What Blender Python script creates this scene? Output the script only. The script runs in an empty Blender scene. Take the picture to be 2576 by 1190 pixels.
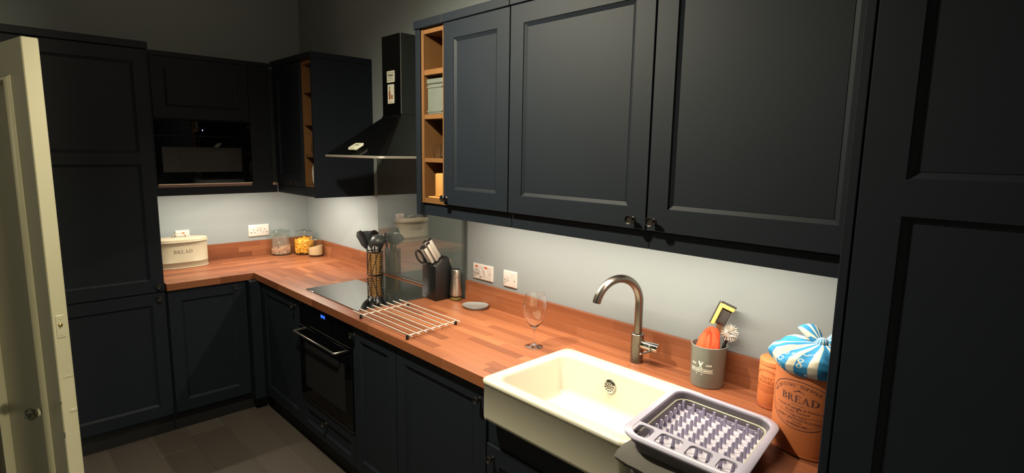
import bpy, bmesh, math, random
from mathutils import Vector, Matrix
random.seed(7)
PI = math.pi
S = bpy.context.scene
COL = S.collection

# ------------------------------------------------------------------ camera
def set_camera(yaw, pitch, roll, f, C):
    fw = Vector((-math.sin(yaw)*math.cos(pitch), math.cos(yaw)*math.cos(pitch), -math.sin(pitch)))
    r = fw.cross(Vector((0, 0, 1))).normalized(); d = fw.cross(r)
    c, s = math.cos(roll), math.sin(roll)
    r2 = c*r+s*d; d2 = -s*r+c*d
    cam = bpy.data.cameras.new('camera'); o = bpy.data.objects.new('camera', cam); COL.objects.link(o)
    m = Matrix((r2, -d2, -fw)).transposed().to_4x4(); m.translation = Vector(C)
    o.matrix_world = m
    cam.sensor_fit = 'HORIZONTAL'; cam.sensor_width = 36; cam.lens = f/2576*36; cam.clip_start = .02
    S.camera = o
set_camera(0.804276, 0.150061, -0.015861, 1402.368, (4.20556, -1.82968, 1.68440))

# ------------------------------------------------------------------ world, lights, exposure
W = bpy.data.worlds.new('world'); S.world = W; W.use_nodes = True
W.node_tree.nodes['Background'].inputs[0].default_value = (1, .85, .62, 1)
W.node_tree.nodes['Background'].inputs[1].default_value = 0.02
S.view_settings.view_transform = 'Standard'; S.view_settings.look = 'None'
S.view_settings.gamma = 1; S.view_settings.use_curve_mapping = False
S.view_settings.exposure = 0.0
LED = (1.0, .88, .72)
def strip_light(name, c, along, length, power, color=LED, w=.012):
    l = bpy.data.lights.new(name, 'AREA'); l.shape = 'RECTANGLE'; l.size = length; l.size_y = w
    l.energy = power; l.color = color
    o = bpy.data.objects.new(name, l); COL.objects.link(o); o.location = c
    o.rotation_euler = (0, 0, 0 if along == 'x' else PI/2)
STRIPS = [  # centre, axis, length, watts
    ((2.93, -.28, 1.4235), 'x', 1.56, 17),
    ((.72, -.28, 1.4235), 'x', .56, 7.8),
    ((.30, -.70, 1.4235), 'y', .72, 7.0),
]
for i, (c, a, L, p) in enumerate(STRIPS):
    strip_light('under_cabinet_strip', c, a, L, p)
lamp = bpy.data.lights.new('ceiling_lamp', 'SPOT'); lamp.energy = 205; lamp.color = (1.0, .93, .70)
lamp.spot_size = math.radians(154); lamp.spot_blend = 1.0; lamp.shadow_soft_size = .045
lo = bpy.data.objects.new('ceiling_lamp', lamp); COL.objects.link(lo); lo.location = (2.45, -1.33, 2.52)
lo.rotation_euler = Vector((.16, .62, -1.25)).to_track_quat('-Z', 'Y').to_euler()

def point(name, c, power, color, r):
    l = bpy.data.lights.new(name, 'POINT'); l.energy = power; l.color = color; l.shadow_soft_size = r
    o = bpy.data.objects.new(name, l); COL.objects.link(o); o.location = c
point('upper_wall_fill', (2.45, -1.33, 2.56), 9, (1.0, .80, .62), .08)  # added fill to lift the upper walls; no glowing shade hangs here
point('door_face_fill', (2.0, -3.6, 2.2), 9, (1.0, .88, .62), .08)  # added unseen fill for the dim face of the cream door
point('door_edge_fill', (5.9, -1.28, 1.95), 340, (1.0, .90, .60), .06)  # added unseen light raking the cream door's edge and moulding

# ------------------------------------------------------------------ materials
def lin(c):
    return tuple(((v/255)/12.92 if v/255 <= .04045 else ((v/255+.055)/1.055)**2.4) for v in c)
MATS = {}
def new_mat(name):
    m = bpy.data.materials.new(name); m.use_nodes = True
    return m, m.node_tree, m.node_tree.nodes['Principled BSDF']
def mat(name, rgb, rough=.5, metal=0., spec=.5, var=.06, scale=18, bump=0., bscale=120, emit=0, stretch=None, coat=0):
    """principled surface with a little procedural colour variation and relief"""
    if name in MATS: return MATS[name]
    m, nt, b = new_mat(name); N = nt.nodes; K = nt.links
    c = lin(rgb)
    b.inputs['Roughness'].default_value = rough; b.inputs['Metallic'].default_value = metal
    b.inputs['Specular IOR Level'].default_value = spec
    if coat: b.inputs['Coat Weight'].default_value = coat; b.inputs['Coat Roughness'].default_value = .08
    tc = N.new('ShaderNodeTexCoord'); mp = N.new('ShaderNodeMapping'); K.new(tc.outputs['Object'], mp.inputs[0])
    if stretch: mp.inputs['Scale'].default_value = stretch
    nz = N.new('ShaderNodeTexNoise'); nz.inputs['Scale'].default_value = scale; nz.inputs['Detail'].default_value = 5
    K.new(mp.outputs[0], nz.inputs['Vector'])
    mx = N.new('ShaderNodeMix'); mx.data_type = 'RGBA'
    mx.inputs[6].default_value = tuple(v*(1-var) for v in c)+(1,); mx.inputs[7].default_value = tuple(min(1, v*(1+var)) for v in c)+(1,)
    K.new(nz.outputs['Fac'], mx.inputs[0]); K.new(mx.outputs[2], b.inputs['Base Color'])
    if bump:
        n2 = N.new('ShaderNodeTexNoise'); n2.inputs['Scale'].default_value = bscale; n2.inputs['Detail'].default_value = 3
        K.new(mp.outputs[0], n2.inputs['Vector'])
        bp = N.new('ShaderNodeBump'); bp.inputs['Strength'].default_value = bump; bp.inputs['Distance'].default_value = .002
        K.new(n2.outputs['Fac'], bp.inputs['Height']); K.new(bp.outputs[0], b.inputs['Normal'])
    if emit:
        b.inputs['Emission Color'].default_value = c+(1,); b.inputs['Emission Strength'].default_value = emit
    MATS[name] = m
    return m
def wood(name, dark, mid, light, rough=.38, gs=(2.2, 42, 42), rnd=1.0, spec=.4):
    """board wood: grain runs along local X, every board its own tone"""
    m, nt, b = new_mat(name); N = nt.nodes; K = nt.links
    tc = N.new('ShaderNodeTexCoord'); oi = N.new('ShaderNodeObjectInfo')
    mul = N.new('ShaderNodeMath'); mul.operation = 'MULTIPLY'; mul.inputs[1].default_value = 37.0*rnd
    K.new(oi.outputs['Random'], mul.inputs[0])
    add = N.new('ShaderNodeVectorMath'); add.operation = 'ADD'
    K.new(tc.outputs['Object'], add.inputs[0]); K.new(mul.outputs[0], add.inputs[1])
    mp = N.new('ShaderNodeMapping'); mp.inputs['Scale'].default_value = gs; K.new(add.outputs[0], mp.inputs[0])
    n1 = N.new('ShaderNodeTexNoise'); n1.inputs['Scale'].default_value = 1.6; n1.inputs['Detail'].default_value = 8; n1.inputs['Roughness'].default_value = .62; n1.inputs['Distortion'].default_value = .5
    K.new(mp.outputs[0], n1.inputs['Vector'])
    mixf = N.new('ShaderNodeMath'); mixf.operation = 'MULTIPLY_ADD'; mixf.inputs[1].default_value = .62*rnd; mixf.inputs[2].default_value = .19 if rnd else 0
    K.new(oi.outputs['Random'], mixf.inputs[0])
    av = N.new('ShaderNodeMath'); av.operation = 'MULTIPLY_ADD'; av.inputs[1].default_value = .55
    sub = N.new('ShaderNodeMath'); sub.operation = 'SUBTRACT'; sub.inputs[1].default_value = .5
    K.new(n1.outputs['Fac'], sub.inputs[0]); K.new(sub.outputs[0], av.inputs[0])
    if rnd: K.new(mixf.outputs[0], av.inputs[2])
    else: av.inputs[2].default_value = .5
    cr = N.new('ShaderNodeValToRGB'); e = cr.color_ramp.elements
    e[0].color = lin(dark)+(1,); e[1].color = lin(light)+(1,); e.new(.5).color = lin(mid)+(1,)
    K.new(av.outputs[0], cr.inputs[0]); K.new(cr.outputs[0], b.inputs['Base Color'])
    b.inputs['Roughness'].default_value = rough; b.inputs['Specular IOR Level'].default_value = spec
    bp = N.new('ShaderNodeBump'); bp.inputs['Strength'].default_value = .12; bp.inputs['Distance'].default_value = .001
    K.new(n1.outputs['Fac'], bp.inputs['Height']); K.new(bp.outputs[0], b.inputs['Normal'])
    MATS[name] = m
    return m
def thin_glass(name, tint=(1, 1, 1), ior=1.5, base=.03, milk=None, mf=0):
    m, nt, b = new_mat(name); N = nt.nodes; K = nt.links
    N.remove(b); out = N['Material Output']
    tr = N.new('ShaderNodeBsdfTransparent'); tr.inputs[0].default_value = tint+(1,)
    gl = N.new('ShaderNodeBsdfGlossy'); gl.inputs['Roughness'].default_value = .015
    gm = N.new('ShaderNodeNewGeometry'); dt = N.new('ShaderNodeVectorMath'); dt.operation = 'DOT_PRODUCT'
    K.new(gm.outputs['Normal'], dt.inputs[0]); K.new(gm.outputs['Incoming'], dt.inputs[1])
    def mth(op, a, b):
        n = N.new('ShaderNodeMath'); n.operation = op; n.use_clamp = op == 'ADD'
        for i, v in enumerate((a, b)):
            if isinstance(v, float): n.inputs[i].default_value = v
            else: K.new(v, n.inputs[i])
        return n.outputs[0]
    ab = mth('ABSOLUTE', dt.outputs['Value'], 0.0)          # the same from both sides of the thin wall
    ad = mth('ADD', mth('MULTIPLY', mth('POWER', mth('SUBTRACT', 1.0, ab), 4.0), .75), base)
    mx = N.new('ShaderNodeMixShader'); K.new(ad, mx.inputs[0]); K.new(tr.outputs[0], mx.inputs[1]); K.new(gl.outputs[0], mx.inputs[2])
    last = mx.outputs[0]
    if milk:
        df = N.new('ShaderNodeBsdfDiffuse'); df.inputs[0].default_value = milk+(1,)
        m2 = N.new('ShaderNodeMixShader'); m2.inputs[0].default_value = mf; K.new(last, m2.inputs[1]); K.new(df.outputs[0], m2.inputs[2]); last = m2.outputs[0]
    K.new(last, out.inputs[0]); MATS[name] = m
    return m
def mirror_paint(name, rgb, ior, add, rough=.01, top=1.0):
    """back-painted or ceramic glass: diffuse colour under a strong clear reflection"""
    m, nt, b = new_mat(name); N = nt.nodes; K = nt.links
    N.remove(b); out = N['Material Output']
    df = N.new('ShaderNodeBsdfDiffuse'); df.inputs[0].default_value = lin(rgb)+(1,)
    gl = N.new('ShaderNodeBsdfGlossy'); gl.inputs['Roughness'].default_value = rough
    fr = N.new('ShaderNodeFresnel'); fr.inputs[0].default_value = ior
    ad = N.new('ShaderNodeMath'); ad.operation = 'ADD'; ad.use_clamp = True; ad.inputs[1].default_value = add; K.new(fr.outputs[0], ad.inputs[0])
    mx = N.new('ShaderNodeMixShader'); K.new(ad.outputs[0], mx.inputs[0]); K.new(df.outputs[0], mx.inputs[1]); K.new(gl.outputs[0], mx.inputs[2])
    K.new(mx.outputs[0], out.inputs[0]); MATS[name] = m
    return m

NAVY = mat('navy_satin_paint', (23, 29, 37), .58, spec=.22, var=.10, scale=9, bump=.05, bscale=260)
NAVYIN = mat('navy_board', (30, 34, 38), .55)
PAINT = mat('pale_grey_blue_emulsion', (140, 148, 149), .62, var=.02, scale=2.5, bump=.10, bscale=26, spec=.25)
CEIL = mat('ceiling_emulsion', (205, 200, 188), .8)
GLOSSW = mat('cream_gloss_paint', (160, 155, 133), .33, var=.04, scale=6, bump=.10, bscale=22)
STAVE = wood('iroko_stave', (98, 53, 32), (134, 79, 50), (160, 102, 67))
OAK = wood('oak_lining', (100, 68, 38), (122, 84, 48), (142, 100, 60), .5, (30, 30, 2.0), 0.35)
LAM = wood('grey_oak_laminate', (70, 63, 57), (82, 74, 67), (94, 85, 77), .5, (1.6, 26, 26))
BLACKM = mat('black_metal', (14, 14, 15), .35, metal=.0, spec=.6)
KNOBM = mat('dark_pewter', (72, 68, 66), .34, metal=.85, var=.1)
PEWTIN = mat('worn_pewter_cup', (66, 58, 54), .55, metal=.3)
HOODM = mat('gloss_black_enamel', (7, 7, 8), .16, spec=.55)
STEEL = mat('brushed_steel', (205, 198, 188), .30, metal=1, var=.06, scale=60, stretch=(1, 1, .05))
TAPM = mat('brushed_nickel', (140, 132, 122), .26, metal=1, var=.05, scale=50)
RODM = mat('satin_steel_rod', (235, 228, 215), .42, metal=.75)
CHROME = mat('polished_chrome', (215, 212, 205), .06, metal=1)
CERAM = mat('white_fireclay', (200, 195, 176), .13, var=.01, spec=.5)
WHITEP = mat('white_plastic', (208, 202, 194), .25, var=.01)
CREAM = mat('cream_enamel', (172, 162, 138), .30, var=.015)
OVENG = mirror_paint('black_oven_glass', (5, 5, 6), 1.5, .0, .04)
HOBG = mirror_paint('black_ceramic_glass', (6, 6, 7), 2.3, .42, .03)
SPLASH = mirror_paint('grey_back_painted_glass', (90, 95, 92), 1.75, .14, .012)
GLASS = thin_glass('clear_glass', (.97, .985, .975))
def solid_glass(name):
    m, nt, b = new_mat(name)
    b.inputs['Base Color'].default_value = (1, 1, 1, 1); b.inputs['Roughness'].default_value = 0; b.inputs['IOR'].default_value = 1.5
    b.inputs['Transmission Weight'].default_value = 1; MATS[name] = m; return m
CRYSTAL = solid_glass('crystal_glass')
GLASSG = thin_glass('greenish_glass', (.90, .97, .93), 1.5, .15)
TERRA = mat('terracotta', (190, 108, 60), .62, var=.09, scale=28, bump=.18, bscale=160)
TERRAD = mat('terracotta_foot', (150, 72, 36), .65, var=.09, scale=28)
INKP = mat('plum_stamp_ink', (66, 40, 48), .7)
INKB = mat('brown_stamp_ink', (140, 62, 26), .7)
INKG = mat('grey_brown_lettering', (112, 98, 84), .6)
GREYE = mat('grey_green_enamel', (124, 131, 125), .22, var=.05, scale=14)
PRINTW = mat('cream_print', (226, 222, 205), .5)
BLACKP = mat('black_nylon', (26, 25, 28), .42, var=.15)
GREYN = mat('dark_grey_nylon', (58, 62, 62), .38, var=.10)
LILAC = mat('pale_lilac_plastic', (158, 154, 170), .32, var=.02)
LILACB = mat('pale_lilac_base', (180, 175, 184), .4, var=.02)
LILACD = mat('grey_lilac_silicone', (98, 92, 100), .5, var=.05)
LILACP = mat('lilac_peg_plastic', (152, 146, 170), .38, var=.03)
RIDGE = mat('pale_olive_silicone', (176, 174, 150), .5)
HOLE = mat('drain_hole_black', (18, 16, 16), .8)
FELT = mat('charcoal_felt_towel', (100, 96, 91), .95, var=.20, scale=240, bump=.5, bscale=500)
ORANGE = mat('orange_microfibre', (216, 74, 34), .85, var=.12, scale=60, bump=.5, bscale=240)
YELLOW = mat('yellow_sponge', (238, 206, 108), .9, var=.08, scale=120, bump=.5, bscale=300)
SCOUR = mat('charcoal_scourer', (64, 60, 56), .85, var=.2, scale=160, bump=.4)
BRISTLE = mat('white_bristle', (236, 232, 222), .6)
AMBER = thin_glass('peach_clear_plastic', (.92, .62, .44), 1.5, .08)
RICEM = mat('white_rice', (198, 166, 126), .75, var=.16, scale=260, bump=.9, bscale=420)
PASTAY = mat('yellow_macaroni', (226, 160, 52), .45, var=.1, scale=30)
PASTAB = mat('wholewheat_fusilli', (206, 158, 122), .6, var=.15, scale=30)
BAGM = thin_glass('clear_food_bag', (.985, .96, .94), 1.45, .06, (.62, .54, .48), .16)
BAMBOO = mat('bamboo', (190, 138, 76), .5, var=.12, scale=14, stretch=(8, 8, 1))
SAGE = mat('sage_painted_wood', (92, 97, 90), .6, var=.12, scale=26, bump=.2)
PLATE = mat('grey_glazed_stoneware', (128, 131, 130), .22, var=.12, scale=16)
PLATEIN = mat('speckled_beige_glaze', (176, 152, 124), .22, var=.22, scale=34)
OIL = mat('olive_oil', (146, 128, 62), .1)
MAGW = mat('magnet_card', (206, 204, 186), .5)
NEON = mat('orange_neon_window', (206, 92, 42), .3)
BLUELED = mat('blue_display', (60, 120, 255), .4, emit=2.2)
WHITELED = mat('white_indicator', (190, 200, 255), .4, emit=1.5)
SEAM = mat('grey_edge_seam', (96, 96, 92), .4)
CAVITYB = mat('oven_cavity', (11, 11, 11), .6)
DARKGREY = mat('dark_grey_print', (60, 58, 56), .6)
WHISKY = mat('amber_print', (142, 74, 40), .5)
CAVITY = mat('dark_cavity', (20, 19, 18), .6)
BRASS = mat('worn_brass', (170, 150, 96), .3, metal=1)
CUTGL = mirror_paint('faceted_glass_knob', (42, 42, 36), 1.8, .10, .03)
PLINTH = mat('black_plinth', (14, 15, 17), .6)

# ------------------------------------------------------------------ mesh helpers
def T(x=0, y=0, z=0): return Matrix.Translation((x, y, z))
def RX(a): return Matrix.Rotation(a, 4, 'X')
def RY(a): return Matrix.Rotation(a, 4, 'Y')
def RZ(a): return Matrix.Rotation(a, 4, 'Z')
def bm_new(): return bmesh.new()
def box(bm, x0, x1, y0, y1, z0, z1, bev=0, M=None, seg=1):
    t = bmesh.new()
    vs = [t.verts.new(c) for c in ((x0, y0, z0), (x1, y0, z0), (x1, y1, z0), (x0, y1, z0), (x0, y0, z1), (x1, y0, z1), (x1, y1, z1), (x0, y1, z1))]
    for q in ((3, 2, 1, 0), (4, 5, 6, 7), (0, 1, 5, 4), (1, 2, 6, 5), (2, 3, 7, 6), (3, 0, 4, 7)): t.faces.new([vs[i] for i in q])
    if bev: bmesh.ops.bevel(t, geom=t.edges[:], offset=bev, segments=seg, profile=.5, affect='EDGES')
    merge(bm, t, M)
    return bm
def merge(bm, t, M=None):
    if M is not None: bmesh.ops.transform(t, matrix=M, verts=t.verts[:])
    me = bpy.data.meshes.new('tmp'); t.to_mesh(me); t.free(); bm.from_mesh(me); bpy.data.meshes.remove(me)
def lathe(bm, prof, n=32, M=None, caps=True, sx=1, sy=1):
    """profile [(r,z)...] revolved about Z"""
    t = bmesh.new(); rings = []
    for r, z in prof:
        if r < 1e-6: rings.append([t.verts.new((0, 0, z))])
        else: rings.append([t.verts.new((sx*r*math.cos(2*PI*i/n), sy*r*math.sin(2*PI*i/n), z)) for i in range(n)])
    for a, b in zip(rings, rings[1:]):
        for i in range(n):
            j = (i+1) % n
            if len(a) == 1 and len(b) == 1: continue
            if len(a) == 1: t.faces.new((a[0], b[j], b[i]))
            elif len(b) == 1: t.faces.new((a[i], a[j], b[0]))
            else: t.faces.new((a[i], a[j], b[j], b[i]))
    if caps:
        if len(rings[0]) > 1: t.faces.new(rings[0][::-1])
        if len(rings[-1]) > 1: t.faces.new(rings[-1])
    bmesh.ops.recalc_face_normals(t, faces=t.faces[:])
    merge(bm, t, M); return bm
def tube(bm, pts, r, n=8, closed=False, caps=True, M=None):
    pts = [Vector(p) for p in pts]; t = bmesh.new(); rings = []; L = len(pts); prev = None
    for i, p in enumerate(pts):
        if closed: d = pts[(i+1) % L]-pts[i-1]
        else: d = pts[min(i+1, L-1)]-pts[max(i-1, 0)]
        d.normalize()
        if prev is None:
            a = d.cross(Vector((0, 0, 1)) if abs(d.z) < .9 else Vector((1, 0, 0))).normalized()
        else:
            a = (prev-d*prev.dot(d)).normalized()
        prev = a; b = d.cross(a)
        rr = r[i] if isinstance(r, (list, tuple)) else r
        rings.append([t.verts.new(p+rr*(a*math.cos(2*PI*k/n)+b*math.sin(2*PI*k/n))) for k in range(n)])
    for i in range(L if closed else L-1):
        A = rings[i]; B = rings[(i+1) % L]
        for k in range(n): t.faces.new((A[k], A[(k+1) % n], B[(k+1) % n], B[k]))
    if caps and not closed: t.faces.new(rings[0][::-1]); t.faces.new(rings[-1])
    bmesh.ops.recalc_face_normals(t, faces=t.faces[:])
    merge(bm, t, M); return bm
def prism(bm, poly, h0, h1, M=None, bev=0):
    """polygon in XY extruded along Z"""
    t = bmesh.new(); a = [t.verts.new((x, y, h0)) for x, y in poly]; b = [t.verts.new((x, y, h1)) for x, y in poly]
    n = len(poly)
    t.faces.new(a[::-1]); t.faces.new(b)
    for i in range(n): t.faces.new((a[i], a[(i+1) % n], b[(i+1) % n], b[i]))
    bmesh.ops.recalc_face_normals(t, faces=t.faces[:])
    if bev: bmesh.ops.bevel(t, geom=t.edges[:], offset=bev, segments=2, profile=.5, affect='EDGES')
    merge(bm, t, M); return bm
def rrect(w, d, r, n=6, cx=0, cy=0):
    """rounded rectangle outline, counter-clockwise"""
    out = []
    for sx, sy, a0 in ((1, -1, -PI/2), (1, 1, 0), (-1, 1, PI/2), (-1, -1, PI)):
        for i in range(n+1):
            a = a0+PI/2*i/n
            out.append((cx+sx*(w/2-r)+r*math.cos(a), cy+sy*(d/2-r)+r*math.sin(a)))
    return out
def loft(bm, loops, cap0=True, cap1=True, M=None, closed=False):
    """quads between successive equal-length 3D loops"""
    t = bmesh.new(); R = [[t.verts.new(p) for p in l] for l in loops]; n = len(loops[0])
    prs = list(zip(R, R[1:]))+([(R[-1], R[0])] if closed else [])
    for a, b in prs:
        for i in range(n): t.faces.new((a[i], a[(i+1) % n], b[(i+1) % n], b[i]))
    if not closed:
        if cap0: t.faces.new(R[0][::-1])
        if cap1: t.faces.new(R[-1])
    bmesh.ops.recalc_face_normals(t, faces=t.faces[:])
    merge(bm, t, M); return bm
def ball(bm, c, r, u=16, v=10, sc=(1, 1, 1), M=None):
    t = bmesh.new(); bmesh.ops.create_uvsphere(t, u_segments=u, v_segments=v, radius=r)
    bmesh.ops.transform(t, matrix=T(*c) @ Matrix.Diagonal((*sc, 1)), verts=t.verts[:])
    merge(bm, t, M); return bm

# ------------------------------------------------------------------ object helpers
def thing(name, label, cat, loc=(0, 0, 0), rz=0, group=None, rot=None):
    o = bpy.data.objects.new(name, None); COL.objects.link(o); o.empty_display_size = .05
    o.location = loc; o.rotation_euler = rot if rot else (0, 0, rz); o['label'] = label; o['category'] = cat
    if group: o['group'] = group
    return o
def obj(name, bm, m, parent=None, label=None, smooth=35, kind=None):
    me = bpy.data.meshes.new(name); bm.to_mesh(me); bm.free()
    me.materials.append(m)
    if smooth:
        me.shade_smooth(); me.set_sharp_from_angle(angle=math.radians(smooth))
    o = bpy.data.objects.new(name, me); COL.objects.link(o)
    if parent: o.parent = parent
    if label: o['label'] = label
    if kind: o['kind'] = kind
    return o
def tag(o, label, cat, group=None, kind=None):
    o['label'] = label; o['category'] = cat
    if group: o['group'] = group
    if kind: o['kind'] = kind
    return o
def inst(o, name, M=None, loc=None, parent=None):
    """another object sharing o's mesh"""
    c = o.copy(); COL.objects.link(c)
    if parent: c.parent = parent
    if loc is not None: c.location = loc
    if M is not None: c.matrix_local = M
    return c
def struct(name, bm, m, label, cat):
    o = obj(name, bm, m); o['kind'] = 'structure'; o['label'] = label; o['category'] = cat
    return o
def text_bm(body, size, align='CENTER', extrude=0):
    cu = bpy.data.curves.new('txt', 'FONT'); cu.body = body; cu.size = size; cu.align_x = align; cu.align_y = 'CENTER'; cu.extrude = extrude; cu.resolution_u = 3
    o = bpy.data.objects.new('txt', cu); COL.objects.link(o)
    dg = bpy.context.evaluated_depsgraph_get(); me = bpy.data.meshes.new_from_object(o.evaluated_get(dg))
    bm = bmesh.new(); bm.from_mesh(me)
    bpy.data.objects.remove(o); bpy.data.curves.remove(cu); bpy.data.meshes.remove(me)
    return bm
def poly_add(bm, pts, z=0):
    bm.faces.new([bm.verts.new((x, y, z)) for x, y in pts])
def serif_bread(h, gap=.10):
    """the word BREAD in a bracketless serif, flat in XY, centred"""
    bm = bmesh.new(); x = 0
    def rect(a, b, c, d): poly_add(bm, [(x+a*h, b*h), (x+c*h, b*h), (x+c*h, d*h), (x+a*h, d*h)])
    def quad(*p): poly_add(bm, [(x+u*h, v*h) for u, v in p])
    def bowl(cx, cy, RX_, RY_, rx, ry, n=12):
        for i in range(n):
            a, b = -PI/2+PI*i/n, -PI/2+PI*(i+1)/n
            quad((cx+rx*math.cos(a), cy+ry*math.sin(a)), (cx+RX_*math.cos(a), cy+RY_*math.sin(a)), (cx+RX_*math.cos(b), cy+RY_*math.sin(b)), (cx+rx*math.cos(b), cy+ry*math.sin(b)))
    def stem(): rect(.11, 0, .27, 1); rect(0, 0, .38, .05); rect(0, .95, .38, 1)
    stem(); rect(.27, .95, .36, 1); rect(.27, .49, .36, .54); rect(.27, 0, .38, .05); bowl(.36, .745, .33, .255, .17, .205); bowl(.38, .27, .38, .27, .21, .22); x += (.78+gap)*h
    stem(); rect(.27, .95, .36, 1); rect(.27, .47, .40, .52); bowl(.36, .735, .35, .265, .18, .215); quad((.34, .49), (.70, .03), (.90, .03), (.52, .51)); rect(.66, 0, .98, .05); x += (.98+gap*.6)*h
    stem(); rect(.27, .95, .70, 1); rect(.27, .48, .58, .53); rect(.27, 0, .76, .05); quad((.70, .78), (.73, .78), (.72, 1), (.60, 1)); quad((.79, .24), (.76, .24), (.62, 0), (.76, 0)); rect(.56, .38, .59, .63); x += (.80+gap)*h
    quad((.13, 0), (.18, 0), (.50, 1), (.45, 1)); quad((.40, 1), (.54, 1), (.92, 0), (.75, 0)); rect(.28, .32, .66, .37); rect(.02, 0, .32, .05); rect(.62, 0, 1.04, .05); x += (1.05+gap*.6)*h
    stem(); rect(.27, .95, .36, 1); rect(.27, 0, .36, .05); bowl(.36, .5, .58, .5, .40, .45); x += .94*h
    bmesh.ops.translate(bm, vec=(-x/2, -h/2, 0), verts=bm.verts[:])
    return bm
def wrap(bm, R, zc, ang):
    """flat XY print laid round a vertical cylinder of radius R, centred on angle ang"""
    for v in bm.verts:
        a = ang+v.co.x/R; v.co = Vector((R*math.cos(a), R*math.sin(a), zc+v.co.y))
    return bm
def ring_strip(bm, a, b, w, n=64, a0=0, a1=2*PI, cx=0, cy=0):
    for i in range(n):
        p, q = a0+(a1-a0)*i/n, a0+(a1-a0)*(i+1)/n
        poly_add(bm, [(cx+(a-w)*math.cos(p), cy+(b-w)*math.sin(p)), (cx+a*math.cos(p), cy+b*math.sin(p)), (cx+a*math.cos(q), cy+b*math.sin(q)), (cx+(a-w)*math.cos(q), cy+(b-w)*math.sin(q))])
    return bm
def bar(bm, x0, x1, y0, y1, n=1):
    for i in range(n):
        u, v = x0+(x1-x0)*i/n, x0+(x1-x0)*(i+1)/n
        poly_add(bm, [(u, y0), (v, y0), (v, y1), (u, y1)])
    return bm
def xform(bm, M): bmesh.ops.transform(bm, matrix=M, verts=bm.verts[:]); return bm

# ------------------------------------------------------------------ room shell
struct('wall_back', box(bm_new(), -.1, 6.6, 0, .1, -.05, 3.05), PAINT, 'pale grey blue painted wall behind the sink and hob', 'wall')
struct('wall_left', box(bm_new(), -.1, 0, -4.76, 0, -.05, 3.05), PAINT, 'pale grey blue painted wall behind the bread bin and jars', 'wall')
struct('wall_front', box(bm_new(), -.1, 6.6, -4.76, -4.66, -.05, 3.05), PAINT, 'painted wall opposite the sink, behind the viewer', 'wall')
wr = box(bm_new(), 4.9, 5.0, -1.345, 0, -.05, 3.05); box(wr, 4.9, 5.0, -4.66, -1.93, -.05, 3.05); box(wr, 4.9, 5.0, -1.93, -1.345, 2.05, 3.05)  # added light block: the gap lets the side light reach only the cream door
struct('wall_end', box(bm_new(), 6.5, 6.6, -4.66, 0, -.05, 3.05), PAINT, 'painted far wall of the next room', 'wall')
struct('wall_light_block', wr, PAINT, 'added unseen wall at the right, its narrow gap shaping light onto the cream door', 'wall')
struct('wall_partition', box(bm_new(), 1.26, 1.385, -4.66, -2.03, -.05, 3.05), PAINT, 'short painted return wall the cream door hangs from', 'wall')
struct('ceiling', box(bm_new(), -.1, 6.6, -4.76, .1, 3.0, 3.1), CEIL, 'plain off white ceiling', 'ceiling')
FL = bpy.data.objects.new('floor', None); COL.objects.link(FL); FL['kind'] = 'structure'
FL['label'] = 'dark grey oak plank floor'; FL['category'] = 'floor'
obj('subfloor', box(bm_new(), 0, 6.5, -4.66, 0, -.05, -.008), LAM, FL)
PW = .19
for i in range(25):
    y0 = -4.66+i*PW; y1 = min(0, y0+PW); x = 0; first = True
    while x < 6.5:
        L = random.uniform(.35, 1.2) if first else 1.28; first = False
        x1 = min(6.5, x+L)
        if 6.5-x1 < .15: x1 = 6.5
        b = box(bm_new(), -(x1-x)/2+.0003, (x1-x)/2-.0003, -(y1-y0)/2+.0003, (y1-y0)/2-.0003, -.004, .004, .0005)
        o = obj('plank', b, LAM, FL, smooth=0); o.location = ((x+x1)/2, (y0+y1)/2, -.004)
        x = x1

# ------------------------------------------------------------------ cabinet doors and knobs
def door_bm(x0, x1, z0, z1, yf, t=.02, st=.066, rails=()):
    """framed door facing -y: flat frame, small step and sloped moulding round sunk panels"""
    bm = bm_new(); c = .0014
    def q(*p): bm.faces.new([bm.verts.new(v) for v in p])
    xs = [x0+c, x0+st, x1-st, x1-c]; zs = [z0+c, z0+st]
    for a, b in rails: zs += [a, b]
    zs += [z1-st, z1-c]; n = len(zs)-1
    for j in range(n):
        for i in range(3):
            X0, X1, Z0, Z1 = xs[i], xs[i+1], zs[j], zs[j+1]
            if i == 1 and j % 2 == 1:
                lv = [(0, 0), (.0018, .003), (.0135, .0095), (.0145, .0085)]
                rg = [[(X0+s, yf+d, Z0+s), (X1-s, yf+d, Z0+s), (X1-s, yf+d, Z1-s), (X0+s, yf+d, Z1-s)] for s, d in lv]
                for a, b in zip(rg, rg[1:]):
                    for k in range(4): q(a[k], a[(k+1) % 4], b[(k+1) % 4], b[k])
                q(*rg[-1])
            else: q((X0, yf, Z0), (X1, yf, Z0), (X1, yf, Z1), (X0, yf, Z1))
    A = [(x0+c, yf, z0+c), (x1-c, yf, z0+c), (x1-c, yf, z1-c), (x0+c, yf, z1-c)]
    B = [(x0, yf+c, z0), (x1, yf+c, z0), (x1, yf+c, z1), (x0, yf+c, z1)]
    D = [(x0, yf+t, z0), (x1, yf+t, z0), (x1, yf+t, z1), (x0, yf+t, z1)]
    for P, Q in ((A, B), (B, D)):
        for k in range(4): q(P[k], Q[k], Q[(k+1) % 4], P[(k+1) % 4])
    q(*D[::-1])
    bmesh.ops.remove_doubles(bm, verts=bm.verts[:], dist=1e-6)
    bmesh.ops.recalc_face_normals(bm, faces=bm.faces[:])
    return bm
def knob_bm():
    return lathe(bm_new(), [(.0085, 0), (.0092, .0016), (.0062, .004), (.005, .009), (.0058, .014), (.0118, .0185), (.0140, .0225), (.0140, .0250), (.0128, .0262), (.0112, .0255), (.0104, .0225), (.0, .0215)], 24, M=RX(PI/2))
KNOB = [None]
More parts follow.
